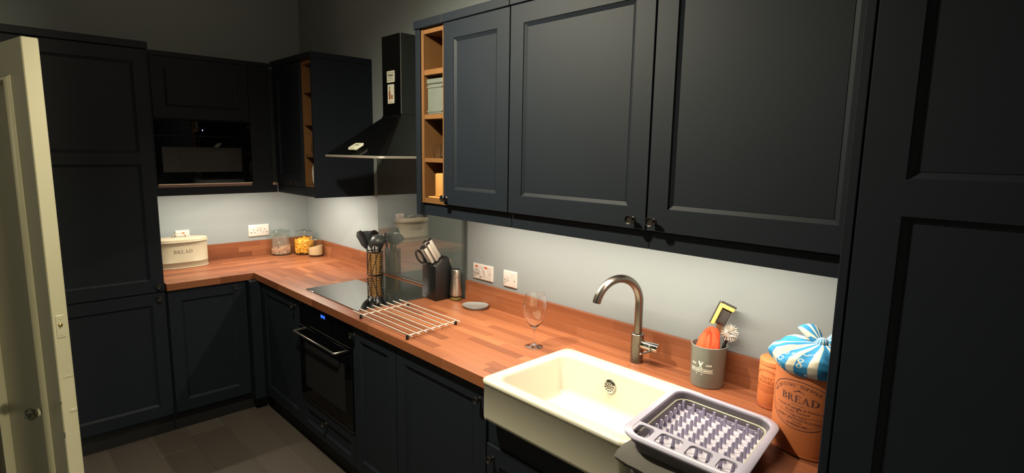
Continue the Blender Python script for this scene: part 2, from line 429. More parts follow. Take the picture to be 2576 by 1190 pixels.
def knob(parent, x, z, yf):
    if KNOB[0] is None:
        o = obj('knob', knob_bm(), KNOBM, parent, label='small dark pewter cupped knob'); KNOB[0] = o
    else: o = inst(KNOB[0], 'knob', parent=parent)
    o.location = (x, yf, z); return o
def carcass(x0, x1, z0, z1, yf, parent, back=-.001, m=None):
    return obj('carcass', box(bm_new(), x0+.0008, x1-.0008, yf+.0215, back, z0, z1), m or NAVY, parent, smooth=0)
def add_door(parent, x0, x1, z0, z1, yf, kn=None, rails=(), st=.066, name='door'):
    d = obj(name, door_bm(x0+.0015, x1-.0015, z0, z1, yf, st=st, rails=rails), NAVY, parent, smooth=25)
    if kn: knob(d, kn[0], kn[1], yf)
    return d

# ---------------- wall cabinets on the right, long wall
YF = -.396
def wall_cab(x0, x1, kn, label, cornice=True):
    t = thing('wall_cabinet', label, 'cabinet', (0, 0, 0), group='navy wall cabinets')
    carcass(x0, x1, 1.455, 2.2, YF, t)
    add_door(t, x0, x1, 1.46, 2.199, YF, kn)
    obj('pelmet', box(bm_new(), x0+.0005, x1-.0005, -.373, -.355, 1.40, 1.454, .001), NAVY, t, smooth=0)
    obj('cornice', box(bm_new(), x0+.0003, x1-.0003, -.402, -.002, 2.201, 2.235, .002), NAVY, t, smooth=0)
    return t
wall_cab(2.291, 2.689, (2.312, 1.487), 'narrow navy wall cabinet next to the open oak shelves')
wall_cab(2.691, 3.291, (3.246, 1.489), 'wide navy wall cabinet above the single switch and wine glass')
wall_cab(3.293, 3.8745, (3.318, 1.489), 'wide navy wall cabinet above the tap and grey utensil pot')

def oak_boards(t, x0, x1, yf, yb, z0, z1, shelves, th=.017, thb=.022):
    v = box(bm_new(), x0, x0+th, yf, yb, z0, z1, .0006); obj('side_lining', v, OAK, t, label='oak side board', smooth=0)
    obj('side_lining', box(bm_new(), x1-th, x1, yf, yb, z0, z1, .0006), OAK, t, label='oak side board', smooth=0)
    obj('back_panel', box(bm_new(), x0+th, x1-th, yb-.006, yb, z0, z1), OAK, t, label='oak back board', smooth=0)
    for a, b in [(z0, z0+thb)]+list(shelves)+[(z1-thb, z1)]:
        obj('shelf', box(bm_new(), x0+th+.0003, x1-th-.0003, yf+.002, yb-.0065, a, b, .0006), OAK, t, label='oak shelf board', smooth=0)
t = thing('open_shelf_unit', 'open oak shelf unit at the left end of the long wall cabinets', 'shelf')
obj('side_panel', box(bm_new(), 2.088, 2.1195, -.394, -.001, 1.40, 2.2, .001), NAVY, t, label='navy end panel', smooth=0)
oak_boards(t, 2.12, 2.290, -.385, -.002, 1.455, 2.2, [(1.635, 1.653), (1.821, 1.841), (2.007, 2.029)])
obj('pelmet', box(bm_new(), 2.12, 2.2895, -.373, -.355, 1.40, 1.4545, .001), NAVY, t, smooth=0)
obj('cornice', box(bm_new(), 2.086, 2.290, -.402, -.002, 2.201, 2.235, .002), NAVY, t, smooth=0)

# ---------------- short run on the long wall left of the hood
t = thing('wall_cabinet', 'navy wall cabinet in the corner beside the microwave unit', 'cabinet', group='navy wall cabinets')
carcass(.434, .858, 1.455, 2.2, -.385, t)
add_door(t, .452, .856, 1.457, 2.197, -.385, (.748, 1.481))
obj('pelmet', box(bm_new(), .434, .858, -.373, -.357, 1.398, 1.454, .001), NAVY, t, smooth=0)
obj('cornice', box(bm_new(), .434, .858, -.392, -.002, 2.201, 2.235, .002), NAVY, t, smooth=0)
t = thing('open_shelf_unit', 'narrow open oak shelf unit left of the cooker hood', 'shelf')
oak_boards(t, .86, 1.017, -.372, -.002, 1.455, 2.2, [(1.636, 1.655), (1.823, 1.842), (2.012, 2.032)], th=.014)
obj('pelmet', box(bm_new(), .859, 1.017, -.373, -.357, 1.398, 1.4545, .001), NAVY, t, smooth=0)
obj('side_panel', box(bm_new(), 1.0175, 1.036, -.388, -.001, 1.397, 2.2, .001), NAVY, t, label='plain navy end panel', smooth=0)
obj('cornice', box(bm_new(), .859, 1.038, -.392, -.002, 2.201, 2.235, .002), NAVY, t, smooth=0)

# ---------------- microwave unit on the left wall (root turned: local x = world y, local y = -world x)
t = thing('microwave_cabinet', 'navy wall unit on the left wall that houses the microwave', 'cabinet', rz=PI/2)
obj('carcass', box(bm_new(), -1.097, -.0005, -.405, -.001, 1.46, 2.196), NAVYIN, t, smooth=0)
obj('filler_panel', box(bm_new(), -.531, -.405, -.431, -.4055, 1.446, 2.197, .001), NAVY, t, smooth=0)
obj('filler_panel', box(bm_new(), -1.097, -1.063, -.431, -.4055, 1.446, 2.197, .001), NAVY, t, smooth=0)
add_door(t, -1.062, -.532, 1.850, 2.197, -.431, None)
obj('pelmet', box(bm_new(), -1.097, -.375, -.431, -.415, 1.397, 1.445, .001), NAVY, t, smooth=0)
obj('cornice', box(bm_new(), -1.097, -.393, -.438, -.002, 2.198, 2.224, .002), NAVY, t, smooth=0)
t = thing('microwave_oven', 'built in black microwave set in the navy unit above the bread bin', 'microwave', rz=PI/2)
obj('body', box(bm_new(), -1.060, -.534, -.428, -.406, 1.4615, 1.8405, .002), BLACKM, t, smooth=0)
cp = obj('control_panel', box(bm_new(), -1.059, -.535, -.4345, -.4285, 1.752, 1.839, .0015), OVENG, t, smooth=0)
b = bm_new(); box(b, -.8125, -.8075, -.4352, -.4347, 1.782, 1.790); obj('indicator', b, WHITELED, cp, smooth=0)
b = bm_new()
for u in (-.905, -.895, -.885, -.84, -.828, -.80, -.79, -.72): box(b, u, u+.006, -.4350, -.4347, 1.7985, 1.8005)
for u in (-.87, -.86, -.725): box(b, u, u+.005, -.4350, -.4347, 1.788, 1.790)
obj('panel_marking', b, DARKGREY, cp, smooth=0)
dr = obj('door', box(bm_new(), -1.059, -.535, -.4365, -.4285, 1.469, 1.748, .002), OVENG, t, smooth=0)
obj('window_frame', box(bm_new(), -1.032, -.594, -.4372, -.4367, 1.536, 1.684), BLACKM, dr, smooth=0)
b = bm_new(); prism(b, rrect(.262, .106, .012), 0, .0006, M=T(-.8155, -.4374, 1.611) @ RX(PI/2)); obj('window', b, CAVITY, dr, smooth=0)
obj('trim_strip', box(bm_new(), -1.060, -.534, -.4375, -.4285, 1.4615, 1.4675, .0008), RODM, t, label='thin bright metal strip', smooth=0)

# ---------------- tall larder unit on the left wall
t = thing('tall_cabinet', 'tall navy cupboard on the left wall beside the cream door', 'cabinet', rz=PI/2, group='tall navy cupboards')
carcass(-1.70, -1.101, .10, 2.2, -.60, t)
add_door(t, -1.70, -1.104, .868, 2.197, -.60, (-1.140, .905), [(1.587, 1.648)])
add_door(t, -1.70, -1.104, .124, .862, -.60, (-1.140, .832))
obj('cornice', box(bm_new(), -1.704, -1.099, -.608, -.002, 2.201, 2.238, .002), NAVY, t, smooth=0)
obj('plinth', box(bm_new(), -1.70, -1.101, -.552, -.53, .001, .0995), PLINTH, t, smooth=0)
# ---------------- tall unit at the right
t = thing('tall_cabinet', 'tall navy cupboard at the right end of the worktop', 'cabinet', group='tall navy cupboards')
obj('side_panel', box(bm_new(), 3.876, 3.893, -.617, -.001, .001, 2.2, .0012), NAVY, t, smooth=0)
obj('carcass', box(bm_new(), 3.8935, 4.492, -.595, -.001, .10, 2.2), NAVY, t, smooth=0)
add_door(t, 3.895, 4.492, .868, 2.197, -.617, (4.455, .905), [(1.580, 1.647)], st=.072)
add_door(t, 3.895, 4.492, .124, .862, -.617, (4.455, .832), st=.072)
obj('cornice', box(bm_new(), 3.875, 4.495, -.625, -.002, 2.201, 2.238, .002), NAVY, t, smooth=0)
obj('plinth', box(bm_new(), 3.8935, 4.492, -.56, -.54, .001, .0995), PLINTH, t, smooth=0)

# ---------------- base units
t = thing('base_cabinet', 'navy base cabinet on the left wall under the bread bin end of the worktop', 'cabinet', rz=PI/2, group='navy base cabinets')
carcass(-1.098, -.664, .10, .868, -.60, t)
add_door(t, -1.095, -.664, .124, .864, -.60, (-.735, .838))
obj('plinth', box(bm_new(), -1.098, -.55, -.552, -.53, .001, .0995), PLINTH, t, smooth=0)
def base_cab(x0, x1, kn, label, z1=.864):
    t = thing('base_cabinet', label, 'cabinet', group='navy base cabinets')
    carcass(x0, x1, .10, .868 if z1 > .8 else z1, -.60, t)
    add_door(t, x0, x1, .124, z1, -.60, kn)
    obj('plinth', box(bm_new(), x0, x1, -.552, -.53, .001, .0995), PLINTH, t, smooth=0)
    return t
t = base_cab(.665, 1.236, (1.195, .820), 'navy base cabinet in the inner corner left of the oven')
obj('corner_post', box(bm_new(), .6005, .6635, -.663, -.60, .10, .868, .001), NAVY, t, smooth=0)
base_cab(1.842, 2.222, (1.868, .818), 'narrow navy base cabinet just right of the oven')
base_cab(2.224, 2.812, (2.778, .812), 'navy base cabinet between the narrow one and the sink')
t = base_cab(2.814, 3.44, (2.851, .617), 'navy sink base cabinet under the white sink', z1=.660)
obj('top_rail', box(bm_new(), 2.8148, 3.4395, -.592, -.57, .661, .778, .001), NAVY, t, smooth=0)
base_cab(3.442, 3.8745, (3.48, .818), 'navy base cabinet right of the sink below the dish rack')

# ---------------- oven
t = thing('oven', 'built in black oven under the hob', 'oven')
obj('body', box(bm_new(), 1.240, 1.838, -.590, -.05, .296, .868), BLACKM, t, smooth=0)
cp = obj('control_panel', box(bm_new(), 1.241, 1.837, -.602, -.5905, .733, .866, .0015), OVENG, t, smooth=0)
b = bm_new()
SEG = {'0': 'abcdef', '4': 'bcfg', '8': 'abcdefg', '9': 'abcdfg'}
def digit(b, ch, x, z, w, h, y):
    s = .0016
    R = {'a': (0, w, h-s, h), 'd': (0, w, 0, s), 'g': (0, w, h/2-s/2, h/2+s/2), 'f': (0, s, h/2, h), 'e': (0, s, 0, h/2), 'b': (w-s, w, h/2, h), 'c': (w-s, w, 0, h/2)}
    for k in SEG[ch]:
        a = R[k]; box(b, x+a[0], x+a[1], y-.0004, y, z+a[2], z+a[3])
for k, ch in enumerate('0940'): digit(b, ch, 1.513+k*.0105+(.004 if k > 1 else 0), .822, .0075, .0155, -.6022)
obj('display', b, BLUELED, cp, smooth=0, label='small blue clock display')
dr = obj('door', box(bm_new(), 1.241, 1.837, -.606, -.5905, .318, .727, .002), OVENG, t, smooth=0)
obj('window', box(bm_new(), 1.31, 1.765, -.6066, -.6062, .39, .64), CAVITYB, dr, smooth=0)
b = bm_new(); tube(b, [(1.262, -.607, .700), (1.262, -.640, .700), (1.27, -.648, .700), (1.735, -.648, .700), (1.743, -.640, .700), (1.743, -.607, .700)], .0060, 10)
obj('handle', b, STEEL, dr, label='steel bar handle')
obj('lower_trim', box(bm_new(), 1.241, 1.837, -.604, -.5905, .297, .314, .001), BLACKM, t, smooth=0)
t = thing('drawer_cabinet', 'shallow navy cabinet with one drawer below the oven', 'cabinet')
obj('carcass', box(bm_new(), 1.240, 1.838, -.578, -.05, .10, .294), NAVY, t, smooth=0)
add_door(t, 1.2385, 1.8395, .124, .291, -.60, (1.532, .243), name='drawer_front', st=.045)
obj('plinth', box(bm_new(), 1.240, 1.838, -.552, -.53, .001, .0995), PLINTH, t, smooth=0)

# ------------------------------------------------------------------ worktop of glued staves
WT = thing('worktop', 'red brown wooden stave worktop running round the corner', 'worktop')
def stave(parent, x0, x1, y0, y1, z0, z1, axis='x'):
    """one stave; axis = the way the grain runs"""
    L, Wd, H = (x1-x0, y1-y0, z1-z0) if axis == 'x' else (y1-y0, x1-x0, z1-z0)
    g = .00012
    b = box(bm_new(), -L/2+g, L/2-g, -Wd/2+g, Wd/2-g, -H/2, H/2, .0003)
    o = obj('stave', b, STAVE, parent, smooth=0)
    o.location = ((x0+x1)/2, (y0+y1)/2, (z0+z1)/2)
    if axis == 'y': o.rotation_euler = (0, 0, PI/2)
    return o
def cuts(a, b, lo=.24, hi=.62):
    out = [a]; x = a-random.uniform(0, .4)
    while True:
        x += random.uniform(lo, hi)
        if x >= b-.06: break
        if x > a+.06: out.append(x)
    return out+[b]
def run(parent, x0, x1, y0, y1, rows, z0, z1, axis):
    for i in range(rows):
        if axis == 'x':
            a, b = y0+(y1-y0)*i/rows, y0+(y1-y0)*(i+1)/rows
            cs = cuts(x0, x1)
            for u, v in zip(cs, cs[1:]): stave(parent, u, v, a, b, z0, z1, 'x')
        else:
            a, b = x0+(x1-x0)*i/rows, x0+(x1-x0)*(i+1)/rows
            cs = cuts(y0, y1)
            for u, v in zip(cs, cs[1:]): stave(parent, a, b, u, v, z0, z1, 'y')
Z0, Z1 = .870, .910
run(WT, 0.001, .62, -1.0985, -.001, 15, Z0, Z1, 'y')
run(WT, .6205, 2.8335, -.62, -.195, 10, Z0, Z1, 'x')
run(WT, .6205, 3.8745, -.195, -.001, 5, Z0, Z1, 'x')
run(WT, 3.4425, 3.8745, -.62, -.195, 10, Z0, Z1, 'x')
def upstand(label, x0, x1, rz=0):
    t = thing('upstand', label, 'upstand', rz=rz, group='wooden upstands')
    for i in range(3):
        a = .9102+.1068*i/3; b = .9102+.1068*(i+1)/3
        cs = cuts(x0, x1)
        for u, v in zip(cs, cs[1:]): stave(t, u, v, -.019, -.0008, a, b, 'x')
upstand('wooden upstand along the left wall behind the jars and bread bin', -1.0985, -.0195, PI/2)
upstand('wooden upstand between the corner and the glass splashback', .0005, 1.084)
upstand('wooden upstand along the long wall behind the sink', 1.977, 3.8745)

# ------------------------------------------------------------------ splashback, hob, hood
tag(obj('glass_splashback', box(bm_new(), 1.0855, 1.9755, -.0085, -.001, .9125, 1.642, .0008), SPLASH, smooth=0), 'glossy grey glass splashback behind the hob', 'splashback')
t = thing('hob', 'flat black ceramic hob let into the worktop', 'hob')
hp = [(1.235, -.556), (1.822, -.556), (1.805, -.045), (1.200, -.045)]
obj('glass_top', prism(bm_new(), hp, .9102, .9150, bev=.0012), HOBG, t, smooth=0)

t = thing('cooker_hood', 'glossy black chimney cooker hood between the wall cabinets', 'hood')
HX0, HX1, HY = 1.243, 1.843, -.432
def hrect(x0, x1, y, z, r):
    out = [(x1, -.002, z), (x0, -.002, z)]
    for i in range(7): a = PI+PI/2*i/6; out.append((x0+r+r*math.cos(a), y+r+r*math.sin(a), z))
    for i in range(7): a = 1.5*PI+PI/2*i/6; out.append((x1-r+r*math.cos(a), y+r+r*math.sin(a), z))
    return out
obj('canopy', loft(bm_new(), [hrect(HX0+.004, HX1-.004, HY+.004, 1.6565, .03), hrect(1.452, 1.646, -.187, 1.858, .004), hrect(1.456, 1.642, -.182, 1.872, .002)]), HOODM, t, smooth=30)
obj('rim', loft(bm_new(), [hrect(HX0+.002, HX1-.002, HY+.002, 1.6445, .032), hrect(HX0, HX1, HY, 1.646, .034), hrect(HX0, HX1, HY, 1.655, .034), hrect(HX0+.002, HX1-.002, HY+.002, 1.6562, .032)]), RODM, t, label='thin bright steel rim')
ch = obj('chimney', box(bm_new(), 1.457, 1.641, -.181, -.002, 1.8725, 2.285, .0012), HOODM, t, smooth=0)
obj('edge_seam', box(bm_new(), 1.6385, 1.6418, -.1818, -.179, 1.8745, 2.284), SEAM, ch, smooth=0)

# ---------------- magnets on the hood
def card(name, label, w, h, x, z, y, draw):
    t = thing(name, label, 'magnet', (x, y, z))
    b = bm_new(); prism(b, rrect(w, h, .004), 0, .002, M=RX(PI/2)); obj('card', b, MAGW, t, smooth=0)
    draw(t); return t
def flat(bm, y=-.0023): return xform(bm, T(0, y, 0) @ RX(PI/2))
def draw_sign(t):
    b = bm_new(); bar(b, -.026, .026, .0195, .0207); bar(b, -.026, .026, -.0195, -.0183)
    for sx in (-1, 1):
        for sz in (-1, 1): bar(b, sx*.026-.004*(sx > 0), sx*.026+.004*(sx < 0), sz*.0195-.004*(sz > 0), sz*.0195+.004*(sz < 0))
    x = -.024
    for w in (.006, .004, .005, .003, .006, .004, .007, .004): bar(b, x, x+w, .002+random.uniform(-.001, .001), .010+random.uniform(-.002, .003)); x += w+.0012
    x = -.018
    for w in (.002, .005, .004, .004, .006, .003, .005): bar(b, x, x+w, -.0085, -.0055); x += w+.0015
    bar(b, -.006, .005, -.0145, -.0130)
    obj('printed_text', flat(b), DARKGREY, t, smooth=0)
def draw_bottle(t):
    b = bm_new()
    poly_add(b, [(-.019, -.028), (-.003, -.028), (-.003, .008), (-.0075, .018), (-.0075, .030), (-.0145, .030), (-.0145, .018), (-.019, .008)])
    obj('printed_bottle', flat(b), WHISKY, t, smooth=0)
    b = bm_new(); bar(b, -.0148, -.0072, .030, .039); obj('printed_stopper', flat(b), DARKGREY, t, smooth=0)
    b = bm_new(); poly_add(b, [(.005, -.027), (.017, -.027), (.019, -.006), (.003, -.006)]); obj('printed_tumbler', flat(b), WHISKY, t, smooth=0)
    b = bm_new(); bar(b, -.016, -.008, -.034, -.0325); x = -.021
    for w in (.005, .008, .006, .004, .009): bar(b, x, x+w, -.0445, -.0415); x += w+.0015
    obj('printed_caption', flat(b), WHISKY, t, smooth=0)
card('fridge_magnet', 'small white rounded magnet with lines of black lettering, uppermost on the hood chimney', .074, .060, 1.545, 2.072, -.1815, draw_sign)
card('fridge_magnet', 'upright pale magnet printed with a bottle and tumbler on the hood chimney', .062, .100, 1.545, 1.982, -.1815, draw_bottle)
# hexagonal one on the sloping canopy
sl = math.atan2(1.858-1.6565, .428-.187)
M = T(1.555, -.392, 1.690) @ RX(sl) @ T(0, 0, .011)
t = thing('magnetic_clip', 'white six sided magnetic clip on the sloping front of the hood', 'magnet', (1.555, -.392, 1.690))
Ml = RX(sl) @ T(0, 0, .012)
hexp = [(-.062, -.010), (-.044, -.026), (.036, -.026), (.062, .010), (.046, .026), (-.034, .026)]
obj('plate', prism(bm_new(), hexp, 0, .005, M=Ml, bev=.0012), MAGW, t, smooth=0)
b = bm_new()
for a in ((-.012, -.003, .004, .014), (-.003, .014, .009, .013), (.010, .014, .002, .012), (.014, .028, .006, .009), (-.020, -.014, .000, .006)): bar(b, *a)
bar(b, -.035, .01, -.018, -.0155)
obj('printed_marks', xform(b, Ml @ T(0, 0, .0053)), DARKGREY, t, smooth=0)
obj('magnet_foot', box(bm_new(), -.008, .022, -.018, .012, -.0015, .0115, .002, M=RX(sl)), WHITEP, t, smooth=0)

# ---------------- sockets and switches (built facing -y, turned for the left wall)
def plate_bm(w, h): 
    return loft(bm_new(), [[(x, 0, z) for x, z in rrect(w, h, .006)], [(x, -.006, z) for x, z in rrect(w, h, .006)], [(x, -.0092, z) for x, z in rrect(w-.008, h-.008, .004)]])
def slots(bm, cx, cz, s=1.0):
    for dx, dz, w, h in ((0, .011, .004, .0075), (-.011, -.008, .0065, .0042), (.011, -.008, .0065, .0042)):
        box(bm, cx+dx*s-w/2, cx+dx*s+w/2, -.0097, -.0088, cz+dz*s-h/2, cz+dz*s+h/2)
def rocker(t, x, z, w, h, tilt=.16):
    return obj('rocker_switch', box(bm_new(), -w/2, w/2, -.0035, .002, -h/2, h/2, .0012, M=T(x, -.0095, z) @ RX(tilt)), WHITEP, t, smooth=0)
def screws(t, xs, z):
    for x in xs: obj('screw', lathe(bm_new(), [(.0026, 0), (.0026, .0006), (0, .0006)], 10, M=T(x, -.0093, z) @ RX(PI/2)), DARKGREY, t, smooth=0)
# double socket between the jars and bread bin
t = thing('wall_socket', 'white double wall socket beside the glass jars', 'socket', (.0002, -.3625, 1.0895), PI/2)
obj('plate', plate_bm(.146, .086), WHITEP, t)
b = bm_new(); slots(b, -.040, -.006); slots(b, .040, -.006); obj('pin_holes', b, HOLE, t, smooth=0)
for x in (-.010, .010): rocker(t, x, .016, .012, .020)
b = bm_new(); box(b, -.016, -.005, -.0096, -.0090, -.003, -.0005); box(b, .005, .016, -.0096, -.0090, -.003, -.0005); obj('switch_marking', b, DARKGREY, t, smooth=0)
screws(t, (-.062, .062), -.012)
t = thing('fused_switch', 'white switched outlet with orange light half hidden behind the bread bin', 'switch', (.0002, -.858, 1.0895), PI/2)
obj('plate', plate_bm(.086, .086), WHITEP, t)
obj('neon_window', box(bm_new(), -.006, .012, -.0098, -.0088, .020, .028), NEON, t, smooth=0, label='orange neon window')
rocker(t, 0, -.008, .016, .026); screws(t, (-.03, .03), 0)
# cooker control unit and single switch
t = thing('cooker_switch', 'white cooker control plate with socket, two switches and two orange lights', 'socket', (2.1005, -.0002, 1.077))
obj('plate', plate_bm(.152, .080), WHITEP, t)
for x in (-.043, .027): obj('neon_window', box(bm_new(), x-.0095, x+.0095, -.0098, -.0088, .0225, .0315), NEON, t, smooth=0, label='orange neon window')
b = bm_new(); slots(b, -.046, -.002); obj('pin_holes', b, HOLE, t, smooth=0)
rocker(t, -.012, -.004, .013, .036); rocker(t, .022, -.002, .019, .042)
obj('switch_marking', box(bm_new(), -.018, -.006, -.0099, -.0088, -.0275, -.0235), DARKGREY, t, smooth=0)
screws(t, (-.066, .058), -.003)
t = thing('light_switch', 'white single wall switch right of the cooker control plate', 'switch', (2.302, -.0002, 1.077))
obj('plate', plate_bm(.094, .080), WHITEP, t); rocker(t, -.006, .004, .013, .026); screws(t, (-.034, .034), -.006)

# ------------------------------------------------------------------ sink
t = thing('sink', 'white ceramic farmhouse sink with a shallow front apron', 'sink', (3.1375, -.43, .78))
X0, X1, Y0, Y1 = 2.8355, 3.4405, -.657, -.1965; cx, cy = (X0+X1)/2, (Y0+Y1)/2; w, d = X1-X0, Y1-Y0
def lp(w, d, r, z, ox=0, oy=0): return [(x, y, z) for x, y in rrect(w, d, r, 8, cx+ox, cy+oy)]
icx, icy = .004, -.010
iw, idp = w-.078, d-.112
loops = [lp(w-.03, d-.03, .02, .779), lp(w-.014, d-.014, .025, .783), lp(w-.008, d-.008, .03, .795), lp(w-.008, d-.008, .03, .909), lp(w-.002, d-.002, .033, .9125), lp(w, d, .034, .917), lp(w-.003, d-.003, .033, .9225), lp(w-.012, d-.012, .03, .9252),
         lp(iw+.012, idp+.012, .042, .9250, icx, icy), lp(iw+.002, idp+.002, .038, .9225, icx, icy), lp(iw-.004, idp-.004, .036, .914, icx, icy),
         lp(iw-.040, idp-.040, .045, .808, icx, icy), lp(iw-.052, idp-.052, .042, .794, icx, icy), lp(iw-.08, idp-.08, .035, .788, icx, icy), lp(.2, .16, .03, .786, icx, icy), lp(.09, .09, .044, .785, icx, icy)]
loops = [[(x-3.1375, y+.43, z-.78) for x, y, z in l] for l in loops]
obj('basin', loft(bm_new(), loops, cap0=False, cap1=True), CERAM, t, smooth=50)
b = bm_new(); lathe(b, [(.0215, 0), (.0215, .0022), (.019, .0035), (.004, .0038), (0, .0038)], 28)
ov = obj('overflow_cover', b, CHROME, t, label='round perforated chrome overflow cover')
ovM = T(3.103-3.1375, -.2748+.43, .870-.78) @ RX(PI/2-.17) @ Matrix.Scale(1.12, 4); ov.matrix_local = ovM
b = bm_new()
for rr, n in ((0, 1), (.0075, 6), (.0145, 11)):
    for i in range(n):
        a = 2*PI*i/n; lathe(b, [(.0024, 0), (.0024, .0006), (0, .0006)], 8, M=T(rr*math.cos(a), rr*math.sin(a), .0036))
obj('overflow_holes', b, HOLE, ov, smooth=0)
wst = obj('waste', lathe(bm_new(), [(.042, .0052), (.042, .0075), (.034, .0085), (.030, .006), (0, .006)], 28, M=T(.004, -.0065, 0)), CHROME, t, label='chrome waste ring')

# ------------------------------------------------------------------ tap
t = thing('kitchen_tap', 'brushed steel swan neck tap behind the sink', 'tap', (3.088, -.092, .910))
obj('body', lathe(bm_new(), [(.0242, 0), (.0242, .0015), (.0236, .003), (.0236, .110), (.0225, .1115), (.0, .1115)], 36), TAPM, t)
phi = math.radians(-105.4); dx, dy = math.cos(phi), math.sin(phi); R = .100; zc = .230
pts = [(0, 0, .108), (0, 0, .16), (0, 0, .2)]
for i in range(41):
    a = 2.92*i/40; u = R-R*math.cos(a); pts.append((dx*u, dy*u, zc+R*math.sin(a)))
b = tube(bm_new(), pts, .0150, 24); obj('spout', b, TAPM, t, label='tall curved swan neck spout', smooth=50)
e = Vector(pts[-1]); e2 = (e-Vector(pts[-2])).normalized()
obj('nozzle', tube(bm_new(), [e-e2*.002, e+e2*.0015], .0118, 20), HOLE, t, smooth=50)
ax = RZ(math.radians(4)) @ RY(PI/2)
h = obj('valve', lathe(bm_new(), [(.0150, .018), (.0175, .024), (.0175, .050), (.0168, .0505), (.0168, .0525), (.0178, .053), (.0178, .086), (.0168, .0875), (0, .0875)], 30, M=T(0, 0, .072) @ ax), CHROME, t)
obj('lever', box(bm_new(), -.0045, .0045, -.062, -.010, -.003, .003, .0012, M=T(.072, 0, .066) @ RZ(-.35) @ RX(.12)), CHROME, t, smooth=0)

# ------------------------------------------------------------------ grey utensil pot and brushes
PC = (3.364, -.081)
t = thing('utensil_pot', 'grey green enamel pot printed with crossed utensils behind the dish rack', 'pot', PC+(.910,))
obj('pot_body', lathe(bm_new(), [(.048, 0), (.0525, .0015), (.0545, .006), (.0575, .138), (.0590, .1405), (.0590, .1425), (.0575, .1432), (.0560, .1415), (.0530, .008), (0, .006)], 44), GREYE, t)
b = bm_new(); pa = math.radians(-88)
def potp(bm): 
    for v in bm.verts:
        z = v.co.y; Rr = .0545+(z+.075-.006)*(.003/.132)+.0004; a = pa+v.co.x/Rr; v.co = Vector((Rr*math.cos(a), Rr*math.sin(a), z+.075))
    return bm
def arcbar(b, x0, x1, y, h, n=14, sag=.0035):
    for i in range(n):
        u, v = x0+(x1-x0)*i/n, x0+(x1-x0)*(i+1)/n
        f = lambda q: y+sag*(q/.04)**2*0
        poly_add(b, [(u, f(u)), (v, f(v)), (v, f(v)+h), (u, f(u)+h)])
arcbar(b, -.040, .041, -.0075, .0017); arcbar(b, -.040, .041, -.0185, .0017)
for u, v in ((-.038, -.019), (-.017, .003), (.0045, .008), (.0105, .039)): arcbar(b, u, v, -.0136, .0034, 5)
poly_add(b, [(-.016, -.0235), (.008, -.0235), (.005, -.0265), (-.014, -.0265)])
for sx in (-1, 1): arcbar(b, sx*.0265-.0095, sx*.0265+.0095, .0055, .0018, 4)
for u in (-.034, -.029, -.0215): poly_add(b, [(u, .008), (u+.003, .008), (u+.004, .012), (u+.001, .012)])
for u in (.0195, .0262, .0325): poly_add(b, [(u, .008), (u+.0038, .008), (u+.0028, .0115), (u+.0008, .0118)])
for s in (-1, 1):
    c, sn = math.cos(s*.48), math.sin(s*.48)
    rot = lambda x, y: (x*c-y*sn, x*sn+y*c+.005)
    poly_add(b, [rot(-.0011, -.0145), rot(.0011, -.0145), rot(.0014, .002), rot(-.0014, .002)])
    wd = .0034 if s > 0 else .0022
    poly_add(b, [rot(-wd, .002), rot(wd, .002), rot(wd, .015), rot(-wd*.6, .016)])
obj('printed_emblem', potp(b), PRINTW, t, smooth=0, label='cream print of crossed utensils over a banner')
# washing-up sponge brush: thing leaning in the pot
def frame(o, x, z):   # orthonormal frame: x axis, z axis -> matrix at o
    x = Vector(x).normalized(); z = Vector(z); z = (z-x*z.dot(x)).normalized(); y = z.cross(x)
    m = Matrix((x, y, z)).transposed().to_4x4(); m.translation = Vector(o); return m
side = Vector((.692, .722, 0)); away = Vector((-.712, .69, 0))
t = thing('sponge_brush', 'yellow sponge washing up brush with a peach clear handle standing in the grey pot', 'brush', PC+(.92,))
up = Vector((0, 0, 1))+side*.09
hb, ht = Vector((.006, .0, .006)), Vector((.006, .0, .006))+side*.026+Vector((0, 0, .205))
b = tube(bm_new(), [hb.lerp(ht, k/12) for k in range(13)], [.010+.0025*math.sin(k/12*PI*2.2) for k in range(13)], 14)
obj('handle', b, AMBER, t, label='peach coloured clear plastic handle')
SG = 1
hd = frame(ht+Vector((0, 0, .002))+side*.004, side*.42+Vector((0, 0, 1)), -away-side*.5)  # local x runs up the head, z faces viewer
obj('head_shell', box(bm_new(), -.014, .044, -.016, .016, -.014, .008, .004, M=hd, seg=2), SCOUR, t, label='dark brush head')
b = bm_new(); box(b, -.020, .056, SG*.016, SG*.030, -.018, .018, .004, M=hd, seg=2); box(b, .044, .058, -.022, .024, -.018, .018, .004, M=hd, seg=2)
obj('sponge', b, YELLOW, t, label='bent yellow sponge pad')
b = bm_new(); box(b, -.021, .060, SG*.0303, SG*.034, -.018, .018, .0015, M=hd); box(b, .0585, .0622, -.024, .028, -.018, .018, .0015, M=hd)
obj('scourer', b, SCOUR, t, label='thin dark scourer pad')
